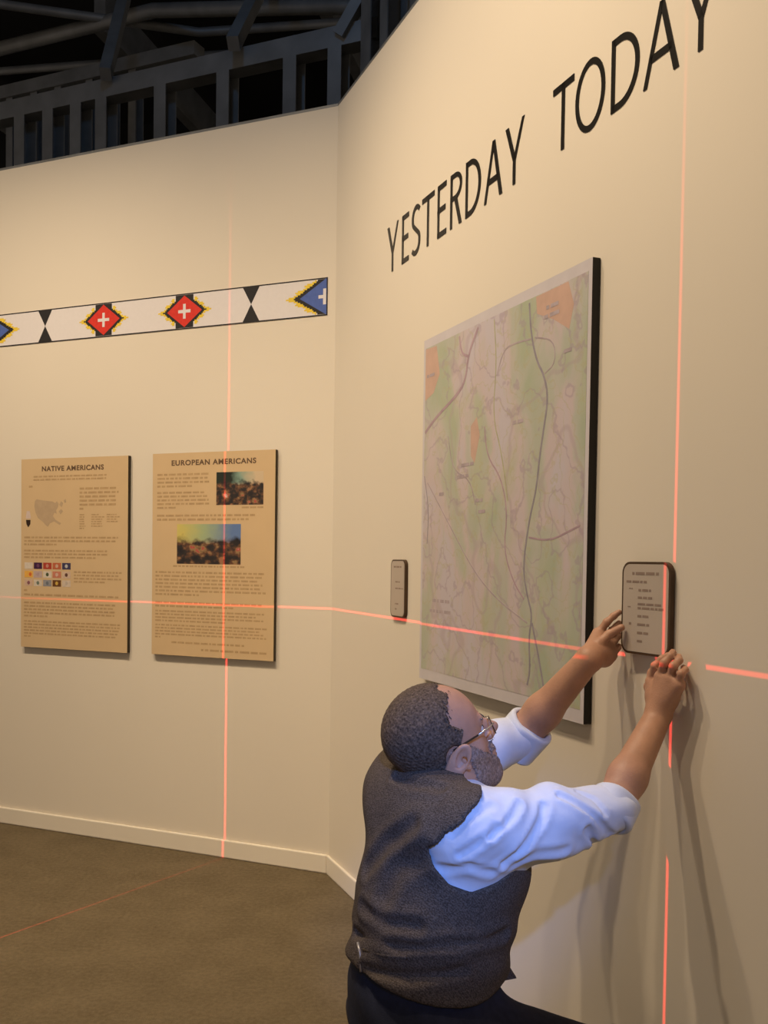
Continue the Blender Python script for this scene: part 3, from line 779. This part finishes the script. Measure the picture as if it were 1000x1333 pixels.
def skull(F, ears=True):
    F.add(hell(-.002, 0, .052, .094, .079, .086))
    F.add(hell(.034, 0, .034, .064, .066, .080), 0.02)
    F.add(hell(.036, 0, -.028, .058, .057, .062), 0.02)
    for s in (-1, 1):
        F.add(hcone((-.004, s * .052, -.040), (.066, s * .018, -.090), .022, .018), 0.03)
        F.add(hcone((.050, s * .046, -.014), (.010, s * .064, -.010), .020, .014), 0.02)
    F.add(hell(.078, 0, -.090, .020, .022, .018), 0.02)
    F.add(hcone((.086, -.036, .031), (.086, .036, .031), .010, .010), 0.012)
    F.add(hell(.082, 0, -.052, .022, .030, .024), 0.016)
    F.add(hcone((.094, 0, .024), (.126, 0, -.012), .007, .0090), 0.012)
    F.add(hcone((.088, 0, .008), (.115, 0, -.014), .013, .0120), 0.010)
    for s in (-1, 1):
        F.add(hcone((.112, s * .010, -.019), (.104, s * .013, -.020), .0070, .0085), 0.006)
        F.cut(hell(.100, s * .034, .012, .013, .015, .010), 0.008)
    F.add(hell(.097, 0, -.048, .010, .024, .0055), 0.004)
    F.add(hell(.095, 0, -.059, .010, .021, .006), 0.004)
    F.cut(hell(.106, 0, -.0535, .008, .022, .0016), 0.003)
    if ears:
        for s in (-1, 1):
            q = hf * .88 + hu * -.30 + hr * s * -.32; w = hr * s * .94 + hf * -.34; v = hu * .95 + hf * -.25
            F.add(ell(hp(-.004, s * .083, -.001), (q, w, v), (.0190 * HS_, .0085 * HS_, .0240 * HS_)), 0.006)
            F.cut(ell(hp(.002, s * .091, .003), (q, w, v), (.0095 * HS_, .007 * HS_, .0145 * HS_)), 0.004)
            F.cut(ball(hp(.007, s * .086, -.004), .0065), 0.003)
            F.add(ball(hp(.010, s * .083, -.020), .007), 0.005)

def finger(F, pts, r0, r1):
    n = len(pts) - 1; rr = [r0 + (r1 - r0) * i / n for i in range(n + 1)]
    for i in range(n):
        F.add(rcone(pts[i], pts[i + 1], rr[i], rr[i + 1]), 0.003)
    for i in range(1, n): F.add(ball(pts[i], rr[i] * 1.07), 0.003)

def body():
    F = Field(at(490, 1100, 2.05) * [1, 0, 0] + V3(-0.02, 1.80, 0.82), V3(0.70, 2.60, 1.32), 0.0030)
    skull(F)
    F.add(rcone(hp(-.030, 0, -.035), NECK - UP * 0.04, .058, .068), 0.03)
    F.add(rcone(RS - BF * .02, LS - BF * .02, .055, .055), 0.05)
    F.add(ell(NECK - UP * .10, (BF, BL, UP), (.10, .15, .12)), 0.06)
    # arms
    chain(F, [RS, RE], [.055, .044], .04)
    chain(F, [RE, RE * .68 + RW * .32 + BF * .000, RW], [.038, .039, .029], .02)
    chain(F, [LS, LE], [.055, .044], .04)
    chain(F, [LE, LE * .68 + LW * .32, LW], [.043, .042, .030], .02)
    # right hand: back of the hand to the room, fingers up to the sign's lower corner
    w = RW
    K = [near_wall(849, 884, .046), near_wall(861, 878, .048), near_wall(873, 880, .045), near_wall(884, 888, .038)]
    for q, r in zip(K, (.0155, .016, .0155, .0145)):
        F.add(rcone(w + (q - w) * .12, q - UP * .006, .020, r), .016)
    F.add(rcone(near_wall(853, 908, .040), near_wall(872, 908, .036), .019, .019), .018)
    finger(F, [K[0], near_wall(853, 867, .052), near_wall(862, 858, .042), near_wall(870, 853, .028)], .0100, .0072)
    finger(F, [K[1], near_wall(865, 863, .056), near_wall(873, 854, .043), near_wall(876, 849, .027)], .0102, .0074)
    finger(F, [K[2], near_wall(877, 867, .050), near_wall(884, 860, .034), near_wall(884, 855, .018)], .0098, .0072)
    finger(F, [K[3], near_wall(887, 877, .042), near_wall(892, 872, .026), near_wall(890, 869, .014)], .0088, .0066)
    finger(F, [near_wall(850, 914, .036), near_wall(845, 894, .030), near_wall(849, 876, .022), near_wall(855, 865, .016)], .0125, .0085)
    # left hand: thumb on the sign's face, fingers at its edge
    w = LW
    K = [near_wall(779, 825, .062), near_wall(787, 833, .050), near_wall(793, 842, .042), near_wall(796, 853, .038)]
    for q, r in zip(K, (.0155, .016, .0155, .0145)):
        F.add(rcone(w + (q - w) * .10, q, .022, r), .016)
    F.add(rcone(near_wall(776, 850, .085), near_wall(787, 858, .060), .019, .018), .018)
    finger(F, [K[0], near_wall(790, 810, .046), near_wall(799, 802, .030), near_wall(806, 797, .020)], .0098, .0070)
    finger(F, [K[1], near_wall(797, 821, .032), near_wall(803, 815, .020), near_wall(806, 811, .013)], .0098, .0072)
    finger(F, [K[2], near_wall(800, 834, .026), near_wall(804, 829, .017), near_wall(806, 826, .012)], .0095, .0070)
    finger(F, [K[3], near_wall(801, 847, .024), near_wall(804, 844, .016), near_wall(806, 841, .012)], .0088, .0066)
    finger(F, [near_wall(772, 852, .092), near_wall(780, 838, .082), near_wall(793, 826, .058), near_wall(809, 817, .039)], .0140, .0085)
    return F

M['skin'] = mat('skin', (0.47, 0.255, 0.168), 0.5, noise=(28, 0.09), bump=(240, 0.10), spec=0.4)
bo = body().build('body', M['skin'], man)

# ------------------------------------------------------------------ hair, beard, glasses, eyes
def hair_mat(name, dark, light, scale, grey=False):
    m = bpy.data.materials.new(name); m.use_nodes = True
    nt = m.node_tree; b = nt.nodes['Principled BSDF']; b.inputs['Roughness'].default_value = 0.7; b.inputs['Specular IOR Level'].default_value = 0.25
    tc = nt.nodes.new('ShaderNodeTexCoord'); n = nt.nodes.new('ShaderNodeTexNoise'); n.inputs['Scale'].default_value = scale; n.inputs['Detail'].default_value = 6; n.inputs['Roughness'].default_value = 0.7
    cr = nt.nodes.new('ShaderNodeValToRGB'); cr.color_ramp.elements[0].position = 0.38; cr.color_ramp.elements[0].color = (*dark, 1); cr.color_ramp.elements[1].position = 0.68; cr.color_ramp.elements[1].color = (*light, 1)
    if grey:
        # the temples and the hair beside the ears have gone grey
        sb = nt.nodes.new('ShaderNodeVectorMath'); sb.operation = 'SUBTRACT'; sb.inputs[1].default_value = tuple(HO - np.array(PB)); nt.links.new(tc.outputs['Object'], sb.inputs[0])
        dt = nt.nodes.new('ShaderNodeVectorMath'); dt.operation = 'DOT_PRODUCT'; dt.inputs[1].default_value = tuple(hf * 0.75 - hu * 0.65); nt.links.new(sb.outputs[0], dt.inputs[0])
        mr = nt.nodes.new('ShaderNodeMapRange'); mr.inputs['From Min'].default_value = -0.02; mr.inputs['From Max'].default_value = 0.055; mr.inputs['To Max'].default_value = 0.75; nt.links.new(dt.outputs['Value'], mr.inputs['Value'])
        g2 = nt.nodes.new('ShaderNodeValToRGB'); g2.color_ramp.elements[0].position = 0.36; g2.color_ramp.elements[0].color = (0.07, 0.065, 0.065, 1); g2.color_ramp.elements[1].position = 0.66; g2.color_ramp.elements[1].color = (0.36, 0.34, 0.34, 1); nt.links.new(n.outputs['Fac'], g2.inputs['Fac'])
        mg = nt.nodes.new('ShaderNodeMixRGB'); nt.links.new(mr.outputs[0], mg.inputs['Fac']); nt.links.new(cr.outputs['Color'], mg.inputs['Color1']); nt.links.new(g2.outputs['Color'], mg.inputs['Color2'])
    bp = nt.nodes.new('ShaderNodeBump'); bp.inputs['Strength'].default_value = 0.35; bp.inputs['Distance'].default_value = 0.01
    nt.links.new(tc.outputs['Object'], n.inputs['Vector']); nt.links.new(n.outputs['Fac'], cr.inputs['Fac']); nt.links.new((mg.outputs[0] if grey else cr.outputs['Color']), b.inputs['Base Color'])
    nt.links.new(n.outputs['Fac'], bp.inputs['Height']); nt.links.new(bp.outputs[0], b.inputs['Normal'])
    return m
M['hair'] = hair_mat('brown_grey_hair', (0.040, 0.026, 0.018), (0.19, 0.135, 0.098), 230, True)
M['beard'] = hair_mat('greying_beard', (0.15, 0.10, 0.075), (0.40, 0.29, 0.235), 190)

def ripple(x, y, z, f, ph):
    return np.sin(f * (x * 1.0 + y * .6 + z * .3) + ph) * np.sin(f * (y * 1.1 - z * .7 + x * .2) + ph * 2) * np.sin(f * (z * 1.2 + x * .5 - y * .3) + ph * 3)

F = Field(HO - .17, HO + .18, 0.0021)
skull(F, ears=False); F.add(rcone(hp(-.030, 0, -.035), NECK - UP * 0.04, .058, .068), 0.03)
F.push(lambda x, y, z: -0.0058 + 0.0012 * ripple(x, y, z, 260, 1.0))
def hair_region(x, y, z):
    f, r, u = hloc(x, y, z)
    front = f - np.minimum(0.018 + 0.030 * ((u - 0.074) / 0.045) ** 2, 0.042) - 0.002 * np.sin(150 * r) - 0.002 * np.sin(130 * u) + 0.016 * ripple(x, y, z, 420, 1.7) + 0.010 * ripple(x, y, z, 230, 0.4)
    low = (-0.072 - u) * 1.0 + np.clip((f + 0.055) * 1.3, 0, .2)
    ear = 0.021 - np.sqrt(((f + .002) * 1.15) ** 2 + (u - 0.004) ** 2 * 0.8 + np.clip(.055 - np.abs(r), 0, 1) ** 2 * 4)
    return np.maximum(np.maximum(front, low), ear)
F.clip(hair_region, 0.010)
F.build('hair', M['hair'], man)

F = Field(HO - .16, HO + .18, 0.0026)
skull(F, ears=False)
F.push(lambda x, y, z: -0.0045 + 0.0012 * ripple(x, y, z, 260, 2.0))
def beard_region(x, y, z):
    f, r, u = hloc(x, y, z)
    cheek = u - (0.030 - 1.05 * (f - 0.014))
    cheek = np.minimum(cheek, np.maximum(np.abs(u + .040) - .008, .080 - f))
    cheek = np.maximum(cheek, u - .030) + 0.014 * ripple(x, y, z, 420, 2.7)
    back = 0.019 - f + 0.008 * ripple(x, y, z, 400, 0.9) + 0.10 * np.clip(-u - .03, 0, 1)
    lip = 0.011 - np.sqrt((np.abs(r) * .45) ** 2 + (u + .0545) ** 2 + np.clip(.095 - f, 0, 1) ** 2)
    return np.maximum(np.maximum(cheek, back), lip)
F.clip(beard_region, 0.010)
F.build('beard', M['beard'], man)

M['eye'] = mat('eye_white', (0.62, 0.57, 0.54), 0.2, noise=(30, 0.05)); M['iris'] = mat('dark_iris', (0.03, 0.02, 0.015), 0.2, noise=(30, 0.1))
for s in (-1, 1):
    F = Field(hp(.085, s * .031, .012) - .02, hp(.085, s * .031, .012) + .02, 0.0016); F.add(ball(hp(.0785, s * .032, .012), .0125)); F.build('eye', M['eye'], man)
    F = Field(hp(.090, s * .031, .013) - .02, hp(.090, s * .031, .013) + .02, 0.0012); F.add(ball(hp(.0865, s * .032, .0135), .0060)); F.build('iris', M['iris'], man)
    F = Field(hp(.09, s * .034, .034) - .04, hp(.09, s * .034, .034) + .04, 0.002); F.add(rcone(hp(.099, s * .014, .0325), hp(.088, s * .050, .034), .0042, .003)); F.build('eyebrow', M['beard'], man)

M['frame_dark'] = mat('dark_glasses_frame', (0.015, 0.013, 0.013), 0.35, noise=(40, 0.1), spec=0.5)
M['frame_silver'] = mat('silver_glasses_rim', (0.62, 0.60, 0.58), 0.25, noise=(40, 0.05), metallic=0.9)
gl = empty('glasses', Matrix.Identity(4)); gl.parent = man
off = V3(*PB)
L_ = lambda f, r, u: tuple(hp(f, r, u) - off)
for s in (-1, 1):
    MB().tube([L_(-.004, s * .082, .023), L_(.012, s * .0865, .025), L_(.055, s * .080, .022)], .0021, 8).build('temple', M['frame_dark'], gl, True)
    MB().tube([L_(.055, s * .080, .022), L_(.090, s * .069, .019), L_(.103, s * .058, .017)], .0016, 8).build('hinge_arm', M['frame_silver'], gl, True)
    ring = [L_(.112 - .012 * (math.cos(a) * s * s * .8 + .2) , s * (.034 + .023 * math.cos(a)), .006 + .017 * math.sin(a)) for a in [2 * math.pi * k / 40 for k in range(40)]]
    MB().tube(ring, .0012, 8, closed=True).build('rim', M['frame_dark'], gl, True)
MB().tube([L_(.1165, -.011, .010), L_(.120, 0, .013), L_(.1165, .011, .010)], .0014, 6).build('bridge', M['frame_silver'], gl, True)

# ------------------------------------------------------------------ shirt, vest, trousers, shoes
SP = V3(0.12, 0.03, 1.0); SP /= np.linalg.norm(SP)          # the spine leans towards the wall
def torso(F):
    F.add(ell(at(585, 1105, 2.075), (BF, BL, SP), (.148, .185, .165)))
    F.add(ell(at(556, 1058, 2.11), (BF, BL, SP), (.108, .165, .100)), .05)
    F.add(ell(at(562, 1200, 2.065), (BF, BL, SP), (.147, .178, .19)), .05)
    F.add(ell(at(545, 1285, 2.06), (BF, BL, SP), (.149, .180, .12)), .05)
    F.add(rcone(RS - BF * .035 + BL * .03, LS - BF * .03 - BL * .03, .062, .060), .05)
BOX_LO, BOX_HI = V3(-0.20, 1.70, 0.42), V3(0.62, 2.55, 1.16)

M['shirt'] = mat('pale_blue_shirt_cotton', (0.66, 0.70, 0.80), 0.8, noise=(40, 0.03), bump=(500, 0.06), spec=0.15)
F = Field(V3(-0.20, 1.70, 0.55), V3(0.62, 2.62, 1.12), 0.0055)
torso(F)
def sleeve(F, S, E, r0, r1, mid):
    c = (S + E) / 2 + mid
    F.add(rcone(S, c, r0, (r0 + r1) / 2), .05); F.add(rcone(c, E, (r0 + r1) / 2, r1), .03)
sleeve(F, RS, RE, .080, .052, V3(0, 0, -.008)); sleeve(F, LS, LE, .070, .056, V3(0, 0, -.005))
F.push(lambda x, y, z: 0.0035 * np.sin(42 * (x * .75 + z * .9 + y * .3) + 3 * np.sin(14 * (z - x))) * np.clip((x - .12) * 6, 0, 1) + 0.004 * ripple(x, y, z, 30, .6))
# creases in the cloth: grooves laid along lines on the surface
def surf(F, px, py, d0=1.6, d1=2.3):
    for d in np.arange(d0, d1, 0.004):
        P = at(px, py, d); i = np.round((P - F.lo) / F.h).astype(int)
        if (i >= 0).all() and (i < F.n).all() and F.D[tuple(i)] < 0: return P
    return at(px, py, 1.95)
def crease(F, pts, depth, width, ridge=0.6):
    P = [surf(F, *q) for q in pts]
    lo, hi = np.min(P, 0) - 4 * width, np.max(P, 0) + 4 * width
    s_, (x, y, z) = F.region(lo, hi)
    d = None
    for a, b in zip(P, P[1:]):
        q = rcone(a, b, 0, 0)[0](x, y, z); d = q if d is None else np.minimum(d, q)
    F.D[s_] += depth * (np.exp(-(d / width) ** 2) - ridge * np.exp(-((d - 1.9 * width) / (0.8 * width)) ** 2))
for pts, dep, wd in (([(600, 1112), (622, 1098), (645, 1078)], .006, .008), ([(640, 1090), (668, 1062), (676, 1046)], .006, .007), ([(655, 1124), (684, 1098), (704, 1068), (708, 1050)], .007, .008), ([(668, 1128), (700, 1112), (735, 1106)], .004, .009),
                     ([(728, 1036), (752, 1048), (778, 1068), (795, 1086)], .008, .007), ([(752, 1030), (772, 1042), (788, 1060)], .006, .006), ([(764, 1078), (772, 1098)], .008, .008), ([(590, 1085), (615, 1062), (640, 1050)], .004, .008), ([(575, 1130), (610, 1126), (640, 1134)], .004, .009)):
    crease(F, pts, dep, wd)
axis_r = (RW - RE) / np.linalg.norm(RW - RE); axis_l = (LW - LE) / np.linalg.norm(LW - LE)
F.clip(lambda x, y, z: np.where((x - RE[0]) ** 2 + (y - RE[1]) ** 2 + (z - RE[2]) ** 2 < .0225, (x - RE[0]) * axis_r[0] + (y - RE[1]) * axis_r[1] + (z - RE[2]) * axis_r[2] - .018, -1.0))
F.clip(lambda x, y, z: z * 0 + x * 0 + y * 0 + .60 - z)
sh = F.build('shirt', M['shirt'], man)
# rolled cuffs and collar
def ring_cuff(a, b, ra, rb, inner):
    lo, hi = np.minimum(a, b) - .12, np.maximum(a, b) + .12
    F = Field(lo, hi, 0.0035); ax = (b - a) / np.linalg.norm(b - a); L = np.linalg.norm(b - a)
    F.add(rcone(a - ax * .1, b + ax * .1, ra, rb))
    F.push(lambda x, y, z: 0.0018 * np.sin(60 * (x - z) + 2))
    F.clip(lambda x, y, z: np.abs((x - a[0]) * ax[0] + (y - a[1]) * ax[1] + (z - a[2]) * ax[2] - L / 2) - L / 2, 0.008)
    F.cut(rcone(a - ax * .2, b + ax * .2, inner, inner))
    return F
cu = ring_cuff(RE - axis_r * .030, RE + axis_r * .030, .0545, .0475, .040).build('cuff', M['shirt'], sh)
cu2 = ring_cuff(LE - axis_l * .045, LE + axis_l * .040, .062, .058, .045).build('cuff', M['shirt'], sh)
nk = hp(-.030, 0, -.035); na = (nk - (NECK - UP * .04)); na /= np.linalg.norm(na)
c0 = NECK - na * .01
cu3 = ring_cuff(c0 + na * .006, c0 + na * .052, .078, .070, .055).build('collar', M['shirt'], sh)

def tweed():
    m = bpy.data.materials.new('brown_tweed'); m.use_nodes = True
    nt = m.node_tree; b = nt.nodes['Principled BSDF']; b.inputs['Roughness'].default_value = 0.9; b.inputs['Specular IOR Level'].default_value = 0.15
    N = nt.nodes.new; L = nt.links.new
    tc = N('ShaderNodeTexCoord'); n = N('ShaderNodeTexNoise'); n.inputs['Scale'].default_value = 330; n.inputs['Detail'].default_value = 4
    w = N('ShaderNodeTexWave'); w.wave_type = 'BANDS'; w.bands_direction = 'DIAGONAL'; w.inputs['Scale'].default_value = 95; w.inputs['Distortion'].default_value = 8
    mx = N('ShaderNodeMath'); mx.operation = 'MULTIPLY_ADD'; mx.inputs[1].default_value = 0.12
    L(tc.outputs['Object'], n.inputs['Vector']); L(tc.outputs['Object'], w.inputs['Vector']); L(w.outputs['Fac'], mx.inputs[0]); L(n.outputs['Fac'], mx.inputs[2])
    cr = N('ShaderNodeValToRGB'); cr.color_ramp.elements[0].position = 0.42; cr.color_ramp.elements[0].color = (0.050, 0.038, 0.030, 1); cr.color_ramp.elements[1].position = 0.72; cr.color_ramp.elements[1].color = (0.128, 0.102, 0.085, 1)
    L(mx.outputs[0], cr.inputs['Fac']); L(cr.outputs['Color'], b.inputs['Base Color'])
    bp = N('ShaderNodeBump'); bp.inputs['Strength'].default_value = 0.3; bp.inputs['Distance'].default_value = 0.004; L(mx.outputs[0], bp.inputs['Height']); L(bp.outputs[0], b.inputs['Normal'])
    return m
M['tweed'] = tweed()
F = Field(BOX_LO, BOX_HI, 0.0055)
torso(F)
def vest_folds(x, y, z):
    c = x * .93 + y * .367; s = -x * .367 + y * .93
    waist = np.exp(-((z - .62) / .07) ** 2)
    a = 0.003 * waist * np.sin(80 * (z - .10 * c + .12 * s) + 2.2 * np.sin(9 * s + 3 * c))
    up = np.clip((z - .68) * 5, 0, 1)
    b = 0.004 * up * np.sin(34 * (z * .6 - s * .55 + c * .5) + 1.5 * np.sin(11 * z))
    return -0.013 + a + b + 0.003 * ripple(x, y, z, 22, .3)
F.add(rcone(RS + BL * .06, RS - BL * .005, .070, .084), .02)
F.add(rcone(LS - BL * .06, LS - BL * .01, .066, .076), .02)
F.push(vest_folds)
for pts, dep, wd in (([(470, 1180), (505, 1200), (545, 1205)], .006, .012), ([(480, 1130), (505, 1100), (540, 1075)], .006, .016), ([(500, 1170), (520, 1130), (555, 1110)], .005, .018), ([(466, 1215), (520, 1232), (590, 1230), (655, 1215)], .006, .011), ([(475, 1262), (540, 1272), (600, 1262)], .005, .011), ([(515, 1010), (540, 1022), (575, 1026)], .005, .010)):
    crease(F, pts, dep, wd)
# armhole on the near side: an outline in the side view, pushed through the cloth
AH = [at(px, py, 1.90) for px, py in ((642, 1020), (600, 1050), (575, 1076), (557, 1100), (562, 1126), (583, 1150), (612, 1160), (648, 1148), (688, 1124), (760, 1110), (760, 980))]
AH = [(float(q @ BF), q[2]) for q in AH]
def armhole(x, y, z):
    c = x * BF[0] + y * BF[1]; s = x * BL[0] + y * BL[1] + 0 * z; zz = z + 0 * x + 0 * y
    d = None; inside = np.zeros(np.broadcast(c, zz).shape, bool)
    for (ax_, az), (bx, bz) in zip(AH, AH[1:] + AH[:1]):
        ex, ez = bx - ax_, bz - az; t = np.clip(((c - ax_) * ex + (zz - az) * ez) / (ex * ex + ez * ez), 0, 1)
        q = np.sqrt((c - ax_ - t * ex) ** 2 + (zz - az - t * ez) ** 2); d = q if d is None else np.minimum(d, q)
        inside ^= ((az > zz) != (bz > zz)) & (c < ex * (zz - az) / (ez if abs(ez) > 1e-9 else 1e-9) + ax_)
    d = np.where(inside, -d, d)
    return np.maximum(d, s - float(NECK @ BL) + 0.03)
lo_, hi_ = V3(0.0, 1.6, 0.6), V3(0.62, 2.2, 1.2)
F.cut((armhole, lo_, hi_), .008)
lc = LS + UP * .0 - BL * 0
F.cut(ell(lc + BL * .12, (BF, UP, BL), (.11, .12, .12)), .012)
F.cut(rcone(NECK - na * .02, NECK + na * .2, .064, .072), .010)
F.cut(rcone(NECK + BF * .10 + UP * .02, NECK + BF * .24 - UP * .10, .055, .02), .01)
VB = at(556, 1309, 1.90)
F.clip(lambda x, y, z: (VB[2] - z) - 0.05 * ((x - VB[0]) * .93 + (y - VB[1] - .15) * .367) + 1.2 * ((x - VB[0]) * .93 + (y - VB[1] - .15) * .367) ** 2, .01)
ve = F.build('vest', M['tweed'], man)
# vest details: back cinch strap with buckle, front hem tab
M['buckle'] = mat('buckle_metal', (0.45, 0.42, 0.40), 0.35, noise=(30, 0.1), metallic=0.5)
sub = lambda q: tuple(q - V3(*PB))
VF = F
MB().tube([sub(surf(VF, 466, 1226) - V3(0, .003, 0)), sub(surf(VF, 469, 1240) - V3(0, .004, 0)), sub(surf(VF, 470, 1264) - V3(0, .003, 0))], .0028, 8).build('buckle', M['buckle'], ve, True)
MB().tube([sub(surf(VF, 474, 1236) - V3(0, .001, 0)), sub(surf(VF, 500, 1243) - V3(0, .001, 0)), sub(surf(VF, 530, 1246) - V3(0, .001, 0))], .0045, 8).build('cinch_strap', M['tweed'], ve, True)
tb = [at(650, 1250, 2.06), at(659, 1252, 2.08), at(672, 1272, 2.09), at(652, 1276, 2.06)]
mesh_obj('hem_tab', [sub(q + d) for d in (V3(0, -.006, 0), V3(0, .006, 0)) for q in tb], [(0, 1, 2, 3), (7, 6, 5, 4), (0, 1, 5, 4), (1, 2, 6, 5), (2, 3, 7, 6), (3, 0, 4, 7)], M['tweed'], ve)

M['trouser'] = mat('navy_trouser_cloth', (0.018, 0.021, 0.042), 0.85, noise=(60, 0.15), bump=(300, 0.1), spec=0.2)
HIPC = at(551, 1318, 2.06)
RH = HIPC - BL * .09 - UP * .01; LH = HIPC + BL * .09 - UP * .01
RK = V3(0.50, 2.06, 0.352); RA = V3(0.27, 1.96, 0.10)
LK = V3(0.235, 2.22, 0.085); LA_ = V3(-0.16, 2.10, 0.075)
F = Field(V3(-0.32, 1.75, 0.0), V3(0.70, 2.45, 0.66), 0.0075)
F.add(ell(HIPC, (BF, BL, UP), (.152, .182, .135)))
F.add(ell(HIPC + UP * .06, (BF, BL, UP), (.146, .174, .11)), .04)
chain(F, [RH, RK, RA], [.100, .064, .055], .05); chain(F, [LH, LK + UP * .02], [.105, .075], .05); chain(F, [LK + UP * .0, LA_], [.078, .055], .03)
F.push(lambda x, y, z: 0.006 * ripple(x, y, z, 26, .9) + 0.004 * np.sin(48 * (x * .6 + z) + 2 * np.sin(13 * x)))
F.clip(lambda x, y, z: .008 - z + 0 * x + 0 * y, .004)
tr = F.build('trousers', M['trouser'], man)
M['leather'] = mat('dark_shoe_leather', (0.02, 0.014, 0.010), 0.4, noise=(30, 0.15), spec=0.5)
F = Field(V3(0.14, 1.80, 0.0), V3(0.60, 2.20, 0.22), 0.005)
chain(F, [V3(.25, 1.95, .055), V3(.36, 1.99, .045), V3(.47, 2.03, .032)], [.046, .045, .032], .02); F.add(rcone(RA, V3(.26, 1.955, .06), .045, .045), .02)
F.clip(lambda x, y, z: .0 - z + .001 + 0 * x + 0 * y); F.build('shoe', M['leather'], man)
F = Field(V3(-0.40, 1.95, 0.0), V3(-0.08, 2.22, 0.24), 0.005)
chain(F, [V3(-.20, 2.085, .08), V3(-.245, 2.07, .17)], [.045, .036], .02); chain(F, [V3(-.19, 2.09, .06), V3(-.13, 2.11, .035)], [.045, .035], .02)
F.clip(lambda x, y, z: .0 - z + .001 + 0 * x + 0 * y); F.build('shoe', M['leather'], man)
